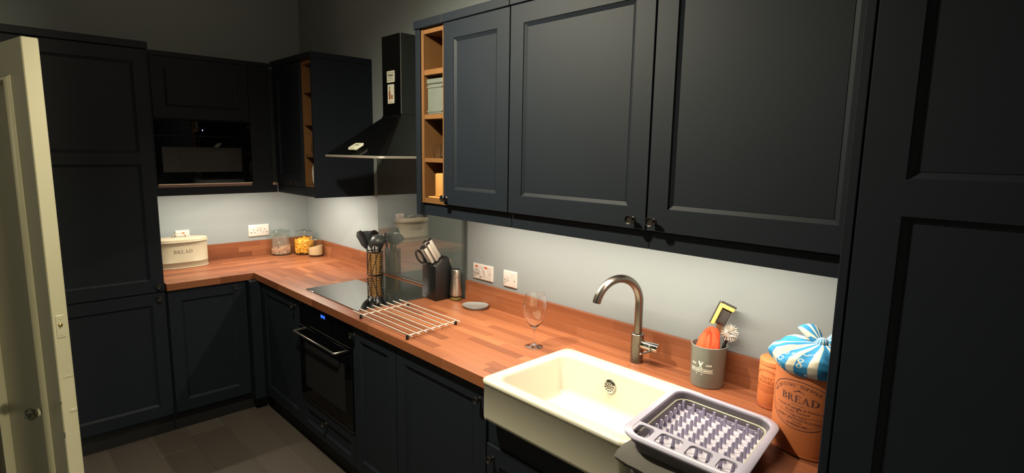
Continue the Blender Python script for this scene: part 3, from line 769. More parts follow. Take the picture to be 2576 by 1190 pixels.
# dish brush
t = thing('dish_brush', 'white bristled dish brush leaning out of the right of the grey pot', 'brush', PC+(.92,))
b0 = Vector((.010, .006, .01)); b1 = Vector((.0, .0, 0))+side*.058+Vector((0, 0, .150))
obj('handle', tube(bm_new(), [b0, b0.lerp(b1, .5), b1], .0055, 10), BLACKP, t, label='dark handle')
obj('brush_head', lathe(bm_new(), [(.0, -.006), (.018, -.005), (.021, 0), (.018, .005), (0, .006)], 20, M=T(*(b1+side*.004+Vector((0, 0, .022)))) @ RY(PI/2-.5)), BRISTLE, t)
b = bm_new(); cc = b1+side*.006+Vector((0, 0, .022)); rnd = random.Random(4)
for i in range(420):
    v = Vector((rnd.gauss(0, 1), rnd.gauss(0, 1), rnd.gauss(0, 1))).normalized()
    v = (v+side*.35-Vector((0, .35, 0))).normalized()
    if v.y > .35: continue
    L = rnd.uniform(.022, .034); a = v.cross(Vector((0, 0, 1)) if abs(v.z) < .9 else Vector((1, 0, 0))).normalized()*.0011; c2 = v.cross(a)
    p0 = cc+v*.008; p1 = cc+v*L
    if p1.y+PC[1] > -.004: p1.y = -.004-PC[1]
    vs = [b.verts.new(p0+a), b.verts.new(p0-a*.5+c2*.87), b.verts.new(p0-a*.5-c2*.87)]; tp = [b.verts.new(p1+(q.co-p0)*.8) for q in vs]
    for k in range(3): b.faces.new((vs[k], vs[(k+1) % 3], tp[(k+1) % 3], tp[k]))
    b.faces.new(tp)
obj('bristles', b, BRISTLE, t, smooth=0, kind='stuff', label='white bristles')
# orange cloth: crumpled cone stuffed in the pot
def crumple(bm, nu, nv, fn): 
    g = [[bm.verts.new(fn(i/nu, j/nv)) for i in range(nu)] for j in range(nv+1)]
    for j in range(nv):
        for i in range(nu): bm.faces.new((g[j][i], g[j][(i+1) % nu], g[j+1][(i+1) % nu], g[j+1][i]))
    bm.faces.new(g[-1]); bm.faces.new(g[0][::-1])
    bmesh.ops.recalc_face_normals(bm, faces=bm.faces[:]); return bm
def cloth_fn(u, v):
    a = 2*PI*u; fold = .15*math.sin(3*a+1.2)+.11*math.sin(7*a+5*v)+.06*math.sin(13*a-4*v)
    r = (.041*(1-v**2.4)**.5+.0015)*(1+fold*(.45+.25*v)); z = .088+.110*v*(1+.07*math.sin(2*a+.6))+.006*math.sin(9*a+6*v)*v
    c = -side*(.017-.012*v)-away*.014
    p = Vector((r*math.cos(a), r*math.sin(a)*.85, z))+c
    z += .38*p.dot(side)*v; q = Vector((p.x, p.y))
    if z < .147 and q.length > .051: q = q*(.051/q.length)
    return Vector((q.x, q.y, z))
tag(obj('cleaning_cloth', xform(crumple(bm_new(), 56, 16, cloth_fn), T(PC[0], PC[1], .910)), ORANGE, smooth=60), 'crumpled orange microfibre cloth stuffed in the grey pot', 'cloth')

# ------------------------------------------------------------------ terracotta crocks
CC = (3.757, -.250); CR = .105
t = thing('bread_crock', 'large terracotta bread crock with a fabric cover at the right end', 'crock', CC+(.910,))
obj('pot_body', lathe(bm_new(), [(.098, 0), (.1025, .003), (.1035, .008), (.1035, .012), (CR, .016), (CR, .205), (CR+.001, .225), (CR-.003, .240), (CR-.010, .240), (CR-.012, .02), (0, .012)], 64), TERRA, t)
sa = math.radians(-97); sz = .1405
b = bm_new(); ring_strip(b, .096, .065, .0018, 96); ring_strip(b, .087, .056, .0005, 96)
for i in range(40):
    u, v = -.080+.16*i/40, -.080+.16*(i+1)/40; f = lambda q: -.022-.006*math.cos(q/.08*PI/2)
    poly_add(b, [(u, f(u)), (v, f(v)), (v, f(v)+.0007), (u, f(u)+.0007)])
bar(b, -.018, .018, -.0005, .0002, 6)
def addtext(b, s, size, x, y, sx=1.0):
    tb = text_bm(s, size); xform(tb, T(x, y, 0) @ Matrix.Diagonal((sx, 1, 1, 1))); merge(b, tb)
addtext(b, 'is most Properly at Home in', .0082, 0, -.0085, 1.35)
addtext(b, 'its own', .0082, -.020, -.0185, 1.1); addtext(b, 'C', .019, .004, -.0155, 1.1); addtext(b, 'rock', .0088, .020, -.0185, 1.2)
addtext(b, 'Made in England', .0050, .004, -.0305, 1.2)
addtext(b, 'HENRY WATSON POTTERY', .0084, 0, -.0385, 1.15)
addtext(b, 'Wattisfield', .0048, 0, -.0460, 1.2); addtext(b, 'Established 1800', .0072, 0, -.0530, 1.1)
poly_add(b, [(-.016, .0325), (.016, .0325), (.004, .0395), (0, .0415), (-.004, .0395)])
s = 'THE ORIGINAL SUFFOLK CROCK'
for i, ch in enumerate(s):
    if ch == ' ': continue
    th = PI*.91-(PI*.82)*i/(len(s)-1); r1, r2 = .0795, .0505
    tb = text_bm(ch, .0105); ang = math.atan2(r2*math.cos(th), -r1*math.sin(th))+PI
    xform(tb, T(r1*math.cos(th), r2*math.sin(th), 0) @ RZ(ang) @ Matrix.Diagonal((1.1, 1, 1, 1))); merge(b, tb)
sb = serif_bread(.0185); xform(sb, T(0, .0165, 0) @ Matrix.Diagonal((1.08, 1, 1, 1))); merge(b, sb)
bmesh.ops.triangulate(b, faces=b.faces[:])
obj('stamped_label', wrap(b, CR+.0004, sz, sa), INKP, t, smooth=0, label='oval plum stamp reading BREAD')

# fabric cover: puffed cap with gathered skirt, bow and printed stripes
def fabric():
    m, nt, bs = new_mat('blue_white_print'); N = nt.nodes; K = nt.links
    tc = N.new('ShaderNodeTexCoord'); sp = N.new('ShaderNodeSeparateXYZ'); K.new(tc.outputs['Object'], sp.inputs[0])
    def mth(op, a, b=None, clamp=False):
        n = N.new('ShaderNodeMath'); n.operation = op; n.use_clamp = clamp
        for i, v in enumerate((a, b)):
            if v is None: continue
            if isinstance(v, (int, float)): n.inputs[i].default_value = v
            else: K.new(v, n.inputs[i])
        return n.outputs[0]
    ang = mth('ARCTAN2', sp.outputs[1], sp.outputs[0])
    rad = mth('SQRT', mth('ADD', mth('MULTIPLY', sp.outputs[0], sp.outputs[0]), mth('MULTIPLY', sp.outputs[1], sp.outputs[1])))
    nz = N.new('ShaderNodeTexNoise'); nz.inputs['Scale'].default_value = 14; nz.inputs['Detail'].default_value = 1; K.new(tc.outputs['Object'], nz.inputs['Vector'])
    wob = mth('MULTIPLY', mth('SUBTRACT', nz.outputs['Fac'], .5), 1.9)
    ph = mth('ADD', mth('ADD', mth('MULTIPLY', ang, 14.0), wob), mth('MULTIPLY', rad, 22.0))
    st = mth('GREATER_THAN', mth('SINE', ph), .30)
    far = mth('LESS_THAN', rad, .108)
    st = mth('MULTIPLY', st, 1.0)
    vo = N.new('ShaderNodeTexVoronoi'); vo.inputs['Scale'].default_value = 44; vo.inputs['Randomness'].default_value = .6; K.new(tc.outputs['Object'], vo.inputs['Vector'])
    d = vo.outputs['Distance']
    ringm = mth('MULTIPLY', mth('LESS_THAN', d, .36), mth('GREATER_THAN', d, .26))
    zone = mth('MULTIPLY', mth('GREATER_THAN', rad, .084), mth('GREATER_THAN', mth('SINE', mth('ADD', mth('MULTIPLY', ang, 3.0), .9)), .15))
    rings = mth('MULTIPLY', ringm, zone)
    whit = mth('MAXIMUM', st, rings, True)
    dark = mth('MULTIPLY', mth('LESS_THAN', d, .05), zone)
    m1 = N.new('ShaderNodeMix'); m1.data_type = 'RGBA'; m1.inputs[6].default_value = lin((44, 116, 160))+(1,); m1.inputs[7].default_value = lin((186, 180, 162))+(1,); K.new(whit, m1.inputs[0])
    m2 = N.new('ShaderNodeMix'); m2.data_type = 'RGBA'; K.new(dark, m2.inputs[0]); K.new(m1.outputs[2], m2.inputs[6]); m2.inputs[7].default_value = lin((40, 74, 98))+(1,)
    K.new(m2.outputs[2], bs.inputs['Base Color']); bs.inputs['Roughness'].default_value = .8; bs.inputs['Specular IOR Level'].default_value = .15
    return m
FABRIC = fabric()
def cap_fn(u, v):
    a = 2*PI*u; g = math.sin(17*a+1.3*math.sin(3*a)); g2 = math.sin(9*a+.7)
    prof = [(0.0, .1065, .226), (.10, .113, .225), (.22, .1235, .237), (.36, .1270, .252), (.52, .1185, .269), (.70, .092, .281), (.86, .050, .285), (1.0, .012, .288)]
    for (v0, r0, z0), (v1, r1, z1) in zip(prof, prof[1:]):
        if v <= v1: k = (v-v0)/(v1-v0); r = r0+(r1-r0)*k; z = z0+(z1-z0)*k; break
    edge = max(0, 1-v/.25)
    r += .0022*g*edge+.0025*g2*math.sin(PI*min(1, v*1.3)); z += .0035*g*edge*.6+.006*math.sin(5*a+2)*math.sin(PI*v)-.004*math.sin(3*a)*edge
    z -= .010*math.exp(-((v-.62)/.2)**2)*(.5+.5*math.sin(11*a))
    r = max(r, .1062) if v < .2 else r
    return Vector((min(r*math.cos(a), .1165), r*math.sin(a), z))
t = thing('fabric_cover', 'blue and cream printed fabric cover gathered over the bread crock', 'cover', CC+(.910,))
def cap_bm():
    bm = bm_new(); nu, nv = 120, 28
    g = [[bm.verts.new(cap_fn(i/nu, j/nv)) for i in range(nu)] for j in range(nv+1)]
    for j in range(nv):
        for i in range(nu): bm.faces.new((g[j][i], g[j][(i+1) % nu], g[j+1][(i+1) % nu], g[j+1][i]))
    bm.faces.new(g[-1]); return bm
obj('cap', cap_bm(), FABRIC, t, smooth=70)
def loopear(dirv, tw, L=.062, Wd=.036, lift=.030):
    """one padded ear of the bow"""
    bm = bm_new(); d = Vector(dirv).normalized(); n = Vector((-d.y, d.x, 0)); rows = []
    for i in range(17):
        k = i/16; along = L*math.sin(PI*k*.5)*1.0; w = .009+Wd*.5*math.sin(PI*min(1, k*.62+.08)); zz = lift*math.sin(PI*k*.62)+.006*k
        th = .014*math.sin(PI*min(1, k*.9+.06))+.0015
        c = d*along+Vector((0, 0, .279+zz)); loop = []
        for m_ in range(12):
            aa = 2*PI*m_/12; loop.append(c+n*(w*math.cos(aa))+(Vector((0, 0, 1))+d*-.35).normalized()*(th*math.sin(aa))+n*tw*k*.012)
            loop[-1].x = min(loop[-1].x, .1165)
        rows.append(loop)
    return loft(bm, rows)
obj('bow_loop', loopear((-.80, .50, 0), .4), FABRIC, t, smooth=60)
obj('bow_loop', loopear((.75, .62, 0), -.4, .058, .034), FABRIC, t, smooth=60)
obj('knot', ball(bm_new(), (0, 0, .287), .017, 18, 12, (1, 1.1, .9)), FABRIC, t, smooth=60)

SC = (3.588, -.083)
t = thing('small_crock', 'small orange terracotta jar with lid tucked beside the bread crock', 'jar', SC+(.910,))
obj('jar_body', lathe(bm_new(), [(.0455, 0), (.0470, .002), (.0475, .010), (.0480, .012), (.0490, .014), (.0490, .134), (.0480, .136), (.0, .136)], 44), TERRA, t)
obj('foot_band', lathe(bm_new(), [(.0486, .003), (.0488, .011), (.0484, .012)], 44, caps=False), TERRAD, t, label='darker unglazed foot')
obj('lid', lathe(bm_new(), [(.0475, .1365), (.0492, .138), (.0492, .151), (.0478, .1535), (.043, .1565), (.020, .1585), (0, .1590)], 44), TERRA, t)
b = bm_new(); ring_strip(b, .046, .036, .0016, 64); ring_strip(b, .041, .031, .0007, 64)
addtext(b, 'TASTY', .0120, 0, .0085, 1.15); addtext(b, 'MORSELS', .0120, 0, -.0035, 1.05)
for y in (-.014, -.018): bar(b, -.036, .036, y, y+.0012, 14)
for y, w in ((-.023, .022), (-.028, .014)): bar(b, -w, w, y, y+.001, 8)
bmesh.ops.triangulate(b, faces=b.faces[:])
obj('stamped_label', wrap(b, .0494, .090, math.radians(-104)), INKB, t, smooth=0, label='brown stamp reading TASTY MORSELS')

# ------------------------------------------------------------------ dish rack
tilt = .072; RA = math.radians(7.5)
t = thing('dish_rack', 'pale lilac collapsible dish rack half over the sink edge', 'dish rack', (3.574, -.518, .985), rot=(0, tilt, RA))
RW, RD = .305, .372
def rl(w, d, r, z, n=8, ox=0, oy=0): return [(x, y, z) for x, y in rrect(w, d, r, n, ox, oy)]
obj('rim', loft(bm_new(), [rl(RW, RD, .055, -.006), rl(RW+.001, RD+.001, .055, -.002), rl(RW-.004, RD-.004, .053, 0), rl(RW-.036, RD-.036, .040, .0005), rl(RW-.040, RD-.040, .038, -.002), rl(RW-.040, RD-.040, .038, -.006)], closed=True), LILAC, t, smooth=40)
obj('side_wall', loft(bm_new(), [rl(RW-.022, RD-.022, .045, -.0062), rl(RW-.030, RD-.030, .042, -.022), rl(RW-.052, RD-.052, .036, -.026), rl(RW-.056, RD-.056, .034, -.048), rl(RW-.062, RD-.062, .032, -.0495),
                               rl(RW-.066, RD-.066, .032, -.047), rl(RW-.060, RD-.060, .034, -.028), rl(RW-.044, RD-.044, .037, -.022), rl(RW-.0405, RD-.0405, .038, -.0062)], closed=True), LILACD, t, label='grey lilac folding wall', smooth=40)
obj('wall_ridge', tube(bm_new(), rl(RW-.056, RD-.056, .034, -.0215), .0022, 6, closed=True), RIDGE, t, label='pale olive ridge line', smooth=60)
obj('base', loft(bm_new(), [rl(RW-.068, RD-.068, .032, -.050), rl(RW-.064, RD-.064, .032, -.048), rl(RW-.066, RD-.066, .032, -.0465)], cap0=True, cap1=True), LILACB, t, smooth=40)
# cutlery strip: bars standing at rim level along the front
yF, yB = -RD/2+.019, -RD/2+.083
xs = [-RW/2+.019, -.074, .002, .076, RW/2-.019]
b = bm_new()
for k in range(4):      # a flat strip with four round-cornered openings
    cx_, w_ = (xs[k]+xs[k+1])/2, xs[k+1]-xs[k]; cy_, h_ = (yF+yB)/2, yB-yF+.012
    O = lambda z: [(x, y, z) for x, y in rrect(w_, h_, .0004, 8, cx_, cy_)]
    I = lambda z, q=0: [(x, y, z) for x, y in rrect(w_-.017+q, h_-.019+q, .012, 8, cx_, cy_-.002)]
    loft(b, [O(-.006), O(-.0003), I(-.0003, .001), I(-.0012), I(-.006)], closed=True)
obj('cutlery_frame', b, LILAC, t, smooth=30)
for k in range(4):
    a, c = max(xs[k]+.0075, -RW/2+.038), min(xs[k+1]-.0075, RW/2-.038)
    b = bm_new(); ym = yF+.030
    box(b, a, c, ym-.0015, ym+.0015, -.046, -.024); box(b, a, a+.002, yF+.019, yB-.006, -.046, -.030); box(b, a+.016, a+.018, yF+.019, ym, -.046, -.030)
    obj('cutlery_divider', b, LILACP, t, smooth=0)
b = bm_new(); rnd = random.Random(2)
for k in range(4):
    a, c = max(xs[k]+.012, -RW/2+.042), min(xs[k+1]-.012, RW/2-.042)
    for i in range(6):
        for j in range(2): lathe(b, [(.0026, 0), (.0026, .0005), (0, .0005)], 8, M=T(a+(c-a)*i/5, yF+.020+.008*j+(.003 if i % 2 else 0), -.0462))
    for i in range(2): lathe(b, [(.0022, 0), (.0022, .0005), (0, .0005)], 8, M=T(a+(c-a)*(.3+.45*i), yF+.046, -.0462))
obj('drain_holes', b, HOLE, t, smooth=0)
pb = bm_new(); loft(pb, [[(x, y, z) for x, y in rrect(w, d, .0015, 2)] for w, d, z in ((.0115, .0085, -.0464), (.0095, .0070, -.043), (.0078, .0058, -.030), (.0066, .0050, -.0175), (.0050, .0036, -.0168))])
peg0 = None
for i in range(8):
    for j in range(8):
        px = -RW/2+.047+i*.0302; py = RD/2-.050-j*.0305
        if py < yB+.014: continue
        if peg0 is None: peg0 = obj('peg', pb, LILACP, t); o = peg0
        else: o = inst(peg0, 'peg', parent=t)
        o.location = (px, py, 0)
b = bm_new()
for i in range(9): box(b, -RW/2+.036+i*.0290-.011, -RW/2+.036+i*.0290+.011, RD/2-.038, RD/2-.0355, -.046, -.034, .001)
obj('back_ledge', b, LILACP, t, smooth=0)

# ------------------------------------------------------------------ folded grey towel under the rack, over the worktop edge
t = thing('folded_towel', 'folded charcoal grey towel under the front of the dish rack', 'towel', (3.62, -.62, .910))
def layer(pr, x0, x1, th, lift):
    """pr: profile (y,z) centre line; thick strip swept along x with soft sag"""
    bm = bm_new(); L = []
    n = len(pr)
    for k in range(13):
        x = x0+(x1-x0)*k/12; w = .0022*math.sin(k*1.7+n); up_, dn = [], []
        for i, (y, z) in enumerate(pr):
            p0 = Vector(pr[max(0, i-1)]); p1 = Vector(pr[min(n-1, i+1)]); d = (p1-p0).normalized(); nn = Vector((-d.y, d.x))
            if nn.y < 0: nn = -nn
            e = th/2*(.72 if i in (0, n-1) else 1)
            up_.append((x, y+nn.x*e, z+nn.y*e+w*(i/n))); dn.append((x, y-nn.x*e, z-nn.y*e+w*(i/n)))
        lf_ = lift*(x1-x)/(x1-x0); L.append([(a, b_, c+lf_) for a, b_, c in up_+dn[::-1]])
    return loft(bm, L)
x0, x1 = -.176, .080
obj('towel_fold', layer([(.155, .0028), (.06, .0028), (-.02, .0032), (-.045, .001), (-.058, -.012), (-.062, -.034), (-.060, -.060)], x0+.024, x1, .005, .004), FELT, t)
obj('towel_fold', layer([(.155, .0081), (.06, .0081), (-.03, .0083), (-.058, .007), (-.078, -.004), (-.082, -.022)], x0+.014, x1, .005, .011), FELT, t)
obj('towel_fold', layer([(.155, .0133), (.06, .0133), (-.03, .0136), (-.065, .0135), (-.092, .008), (-.104, -.002), (-.098, -.010), (-.085, -.008)], x0, x1, .005, .0182), FELT, t)

# ------------------------------------------------------------------ bread bin
t = thing('bread_bin', 'oval cream enamel bread bin with lid on the left worktop', 'bread bin', (.118, -.905, .910))
def oval(a, b, z, n=56, p=2.5):
    out = []
    for i in range(n):
        th = 2*PI*i/n; c, s = math.cos(th), math.sin(th)
        out.append((a*math.copysign(abs(c)**(2/p), c), b*math.copysign(abs(s)**(2/p), s), z))
    return out
A, B = .083, .160
obj('bin_body', loft(bm_new(), [oval(A+.0015, B+.0015, 0), oval(A+.0028, B+.0028, .0015), oval(A+.0028, B+.0028, .0045), oval(A, B, .006), oval(A, B, .038), oval(A+.0012, B+.0012, .0395), oval(A, B, .041), oval(A, B, .166)]), CREAM, t, smooth=40)
ld = obj('lid', loft(bm_new(), [oval(A+.0045, B+.0045, .1665), oval(A+.006, B+.006, .168), oval(A+.006, B+.006, .1705), oval(A+.002, B+.002, .172), oval(A+.002, B+.002, .186), oval(A, B, .1885), oval(A-.02, B-.03, .1915), oval(A-.05, B-.09, .1935)]), CREAM, t, smooth=40)
hb = []
for i in range(15):
    a = PI*i/14; hb.append((-.0, -.038*math.cos(a), .191+.026*math.sin(a)**.6))
b = bm_new()
loops = []
for i, (x, y, z) in enumerate(hb):
    d = (Vector(hb[min(14, i+1)])-Vector(hb[max(0, i-1)])).normalized(); n = Vector((0, -d.z, d.y)); c = Vector((x, y, z))
    loops.append([c+Vector((-.011, 0, 0))-n*.0012, c+Vector((.011, 0, 0))-n*.0012, c+Vector((.011, 0, 0))+n*.0012, c+Vector((-.011, 0, 0))+n*.0012])
obj('strap_handle', loft(b, loops), CREAM, ld, smooth=40)
b = serif_bread(.0215, .13); xform(b, T(A+.0005, -.0, .1095) @ RZ(PI/2) @ RX(PI/2))
for v in b.verts:   # follow the oval front
    yy = v.co.y; v.co.x = A*(max(0, 1-abs(yy/B)**2.5))**(1/2.5)+.0006
obj('lettering', b, INKG, t, smooth=0, label='grey lettering reading BREAD')

# ------------------------------------------------------------------ glass storage jars
def jar(name, label, loc, R, H, lidr, contents):
    t = thing(name, label, 'jar', loc)
    prof = [(R*.86, .001), (R*.97, .004), (R, .012), (R*1.0, H*.28), (R*.985, H*.5), (R*.92, H*.72), (R*.80, H*.88), (R*.76, H*.94), (R*.78, H*.97)]
    if contents == 'rice': prof = [(R*.9, .001), (R*.98, .004), (R, .012), (R, H*.72), (R*.93, H*.80), (R*.80, H*.86), (R*.80, H*.97)]
    obj('jar_body', lathe(bm_new(), prof, 40, caps=False), GLASS, t)
    obj('jar_base', lathe(bm_new(), [(0, .0005), (R*.86, .0008), (R*.90, .004), (R*.80, .008), (0, .009)], 40), GLASSG, t)
    obj('lid', lathe(bm_new(), [(0, H*.965), (lidr*.95, H*.968), (lidr, H*.985), (lidr*.98, H*1.005), (lidr*.4, H*1.02), (lidr*.22, H*1.03), (lidr*.24, H*1.055), (lidr*.17, H*1.075), (0, H*1.08)], 40), GLASSG, t, label='pale green glass lid')
    return t
J1, J2, J3 = (.100, -.243, .910), (.182, -.103, .910), (.318, -.078, .910)
jar('glass_jar', 'glass jar with a bag of brown pasta, nearest the wall socket', J1, .074, .178, .068, 'bag')
jar('glass_jar', 'glass jar filled with yellow macaroni in the corner', J2, .071, .176, .064, 'mac')
jar('glass_jar', 'smallest glass jar, holding white rice, in front of the macaroni jar', J3, .053, .128, .046, 'rice')
rnd = random.Random(11)
def macaroni(bm, c, rot, s=.011, r=.0042):
    pts = [Vector((s*math.cos(a)-s, s*math.sin(a), 0)) for a in [(-1.1+2.2*k/4) for k in range(5)]]
    tube(bm, [c+rot @ p for p in pts], r, 6)
def rot_rand(): return Matrix.Rotation(rnd.uniform(0, 6.28), 3, 'X') @ Matrix.Rotation(rnd.uniform(0, 6.28), 3, 'Y') @ Matrix.Rotation(rnd.uniform(0, 6.28), 3, 'Z')
bm = bm_new(); lathe(bm, [(.045, .012), (.058, .02), (.058, .105), (.04, .116), (0, .118)], 20)
n = 0
while n < 210:
    a = rnd.uniform(0, 2*PI); z = rnd.uniform(.014, .122); r = .0595 if z < .108 else rnd.uniform(.0, .056)
    if z < .108 and rnd.random() < .1: continue
    c = Vector((r*math.cos(a), r*math.sin(a), z)); m3 = rot_rand()
    macaroni(bm, c, m3); n += 1
for v in bm.verts:
    q = math.hypot(v.co.x, v.co.y)
    if q > .0665: v.co.x *= .0665/q; v.co.y *= .0665/q
    v.co.z = max(v.co.z, .0105)
tag(obj('macaroni', xform(bm, T(*J2)), PASTAY, smooth=60), 'yellow macaroni filling the corner glass jar', 'pasta', kind='stuff')
bm = bm_new()
def fusilli(bm, c, rot, L=.030, r=.0042):
    for s_ in (0, PI):
        pts = [Vector((r*math.cos(7*k/8+s_), r*math.sin(7*k/8+s_), L*(k/8-.5))) for k in range(9)]
        tube(bm, [c+rot @ p for p in pts], .0022, 5)
for i in range(95):
    a = rnd.uniform(0, 2*PI); r = .056*math.sqrt(rnd.random()); x, y = r*math.cos(a), r*math.sin(a)
    top = .052+.30*max(-.05, min(.06, (x*.69+y*.72)*.9)); z = rnd.uniform(.016, max(.02, top))
    if rnd.random() < .65: x, y = .058*math.cos(a), .058*math.sin(a)
    fusilli(bm, Vector((x, y, z)), rot_rand())
for v in bm.verts:
    q = math.hypot(v.co.x, v.co.y)
    if q > .066: v.co.x *= .066/q; v.co.y *= .066/q
    v.co.z = max(v.co.z, .0115)
tag(obj('fusilli', xform(bm, T(*J1)), PASTAB, smooth=60), 'brown fusilli in the clear bag inside the left glass jar', 'pasta', kind='stuff')
def bag_fn(u, v):
    a = 2*PI*u; r = (.067-.012*v-.022*max(0, v-.6))*(1+.035*math.sin(6*a+9*v)+.03*math.sin(11*a-5*v)); r = min(r, .0675-.012*max(0, v-.45))
    return Vector((r*math.cos(a), r*math.sin(a), .0105+.128*v+.010*math.sin(3*a)*v))
tag(obj('food_bag', xform(crumple(bm_new(), 48, 14, bag_fn), T(*J1)), BAGM, smooth=70), 'crinkled clear plastic bag inside the left glass jar', 'bag')
bm = bm_new()
rows = []
for j, (r, z) in enumerate([(.040, .0105), (.0485, .014), (.0495, .03), (.0495, .05), (.0495, .0)]):
    rows.append([(r*math.cos(2*PI*i/40), r*math.sin(2*PI*i/40), z if j < 4 else .070+.24*(r*(math.cos(2*PI*i/40)*.69+math.sin(2*PI*i/40)*.72))) for i in range(40)])
loft(bm, rows); tag(obj('rice', xform(bm, T(*J3)), RICEM, smooth=40), 'white rice sloping in the smallest glass jar', 'rice', kind='stuff')

# ------------------------------------------------------------------ utensil basket and utensils
UC = (1.150, -.073, .9152); UR = .048
t = thing('utensil_basket', 'black wire basket with bamboo liner holding kitchen utensils at the hob corner', 'basket', UC)
lnr = obj('liner', lathe(bm_new(), [(UR-.007, .004), (UR-.007, .137), (UR-.010, .137), (UR-.010, .008), (0, .008), (0, .004)], 30), BAMBOO, t, label='bamboo cylinder liner')
circ = lambda r, z, n=36: [(r*math.cos(2*PI*i/n), r*math.sin(2*PI*i/n), z) for i in range(n)]
for z, r in ((.0032, .0032), (.145, .0030)): obj('wire_hoop', tube(bm_new(), circ(UR+.001, z), r, 8, closed=True), BLACKM, t, smooth=60)
hp = None
for k in range(9):
    z = .018+k*.0138
    if hp is None: hp = obj('wire_ring', tube(bm_new(), circ(UR+.0015, 0), .0015, 6, closed=True), BLACKM, t, smooth=60); o = hp
    else: o = inst(hp, 'wire_ring', parent=t)
    o.location = (0, 0, z)
for k in range(9):
    a = 2*PI*k/9+.3; obj('wire_upright', tube(bm_new(), [(UR*math.cos(a), UR*math.sin(a), .002), (UR*math.cos(a), UR*math.sin(a), .146)], .0016, 6), BLACKM, t, smooth=60)
for k in range(6):
    a0 = 2*PI*k/6
    obj('wire_diagonal', tube(bm_new(), [((UR-.004)*math.cos(a0+.95*i/10), (UR-.004)*math.sin(a0+.95*i/10), .005+.135*i/10) for i in range(11)], .0018, 6), BLACKM, t, smooth=60)
camd = Vector((.712, -.69, 0)); rgt = Vector((.692, .722, 0))
def utensil(name, label, foot, top, head_fn, hm, handle=.0052, hmat=None):
    t = thing(name, label, 'utensil', UC, group=None)
    f, p = Vector(foot), Vector(top)
    obj('handle', tube(bm_new(), [f.lerp(p, k/6) for k in range(7)], [handle*(1.05-.25*k/6) for k in range(7)], 10), hmat or BLACKP, t, smooth=60)
    d = (p-f).normalized(); return t, p, d
def local_frame(p, d, facing):
    z = Vector(facing); z = (z-d*z.dot(d)).normalized(); x = d.cross(z)
    m = Matrix((x, d, z)).transposed().to_4x4(); m.translation = p; return m
def at_r(l, c, z): return rgt*l+camd*c+Vector((0, 0, z))
# spatula, far left
t, p, d = utensil('spatula', 'black and brown spatula leaning furthest left in the wire basket', at_r(.020, .01, .012), at_r(-.052, .006, .172), None, None)
m4 = local_frame(p, d, camd+rgt*.7)
obj('blade', prism(bm_new(), [(-.006, -.012), (.006, -.012), (.021, .02), (.025, .085), (.014, .108), (-.014, .108), (-.025, .085), (-.021, .02)], -.0035, .0035, M=m4, bev=.0015), BLACKP, t, smooth=30)
# slotted turner
t, p, d = utensil('slotted_turner', 'dark grey slotted turner behind the spatula in the wire basket', at_r(.010, -.02, .012), at_r(-.026, -.014, .176), None, None)
m4 = local_frame(p, d, camd)
tn = obj('blade', prism(bm_new(), [(-.006, -.012), (.006, -.012), (.032, .022), (.036, .092), (-.030, .102), (-.030, .03)], -.002, .002, M=m4, bev=.001), GREYN, t, smooth=30)
b = bm_new()
for x in (-.012, 0, .012): box(b, x-.0022, x+.0022, .035, .078, .0019, .0024)
obj('slot', xform(b, m4), HOLE, tn, smooth=0)
# spoon
def bowl_bm(M, a=.030, bb=.042, dep=.012):
    bm = bm_new(); L = []
    for s_, zo in ((1, 0), (0, -.0022)):
        for k in (range(0, 7) if s_ else range(6, -1, -1)):
            q = k/6; L.append([((a*q+1e-4)*math.cos(2*PI*i/24), bb*(1+q*math.sin(2*PI*i/24)), -dep*(1-q*q)+zo) for i in range(24)])
    return loft(bm, L, M=M)
t, p, d = utensil('serving_spoon', 'black rounded serving spoon in the middle of the wire basket', at_r(-.006, -.01, .012), at_r(.000, .000, .186), None, None)
obj('spoon_bowl', bowl_bm(local_frame(p-d*.006, d, camd-rgt*.3), .036, .050), BLACKP, t, smooth=60)
# ladle: hemisphere seen from below
t, p, d = utensil('soup_ladle', 'dark grey upturned soup ladle at the front right of the wire basket', at_r(.0, .015, .012), at_r(.034, .024, .172), None, None)
lm = T(*(p+Vector((0, 0, .012)))) @ RX(.25) @ RY(.12)
obj('ladle_cup', lathe(bm_new(), [(.011, -.004), (.028, .012), (.042, .030), (.0475, .040), (.0475, .0425), (.042, .054), (.026, .068), (0, .075)], 36, M=lm), GREYN, t)
# whisk-like masher / skimmer with spikes
t, p, d = utensil('pasta_server', 'black toothed pasta server at the right of the wire basket', at_r(-.01, -.02, .012), at_r(.048, .002, .190), None, None)
m4 = local_frame(p-d*.004, d, rgt)
sv = obj('server_bowl', bowl_bm(m4, .027, .042, .014), BLACKP, t, smooth=60)
b = bm_new()
for s_ in (-1, 1):
    for k in range(5): tube(b, [(s_*.024, .012+k*.014, 0), (s_*.028, .014+k*.014, .018)], [.003, .0018], 6)
obj('tooth', xform(b, m4), BLACKP, sv, smooth=60)
# steel whisk handle and peeler
t, p, d = utensil('steel_skewer_spoon', 'slim steel handled spoon among the utensils in the wire basket', at_r(.022, .0, .012), at_r(.020, .004, .19), None, None, .0038, STEEL)
obj('spoon_bowl', bowl_bm(local_frame(p-d*.004, d, camd), .017, .026, .008), STEEL, t, smooth=60)
t, p, d = utensil('carving_fork', 'black handled fork leaning right at the back of the wire basket', at_r(-.022, -.012, .012), at_r(.030, -.03, .172), None, None)
m4 = local_frame(p, d, camd)
b = bm_new(); box(b, -.014, .014, -.01, .03, -.0025, .0025, .001, M=m4)
for x in (-.010, 0, .010): box(b, x-.003, x+.003, .028, .075, -.002, .002, .0008, M=m4)
obj('fork_head', b, GREYN, t, smooth=30)

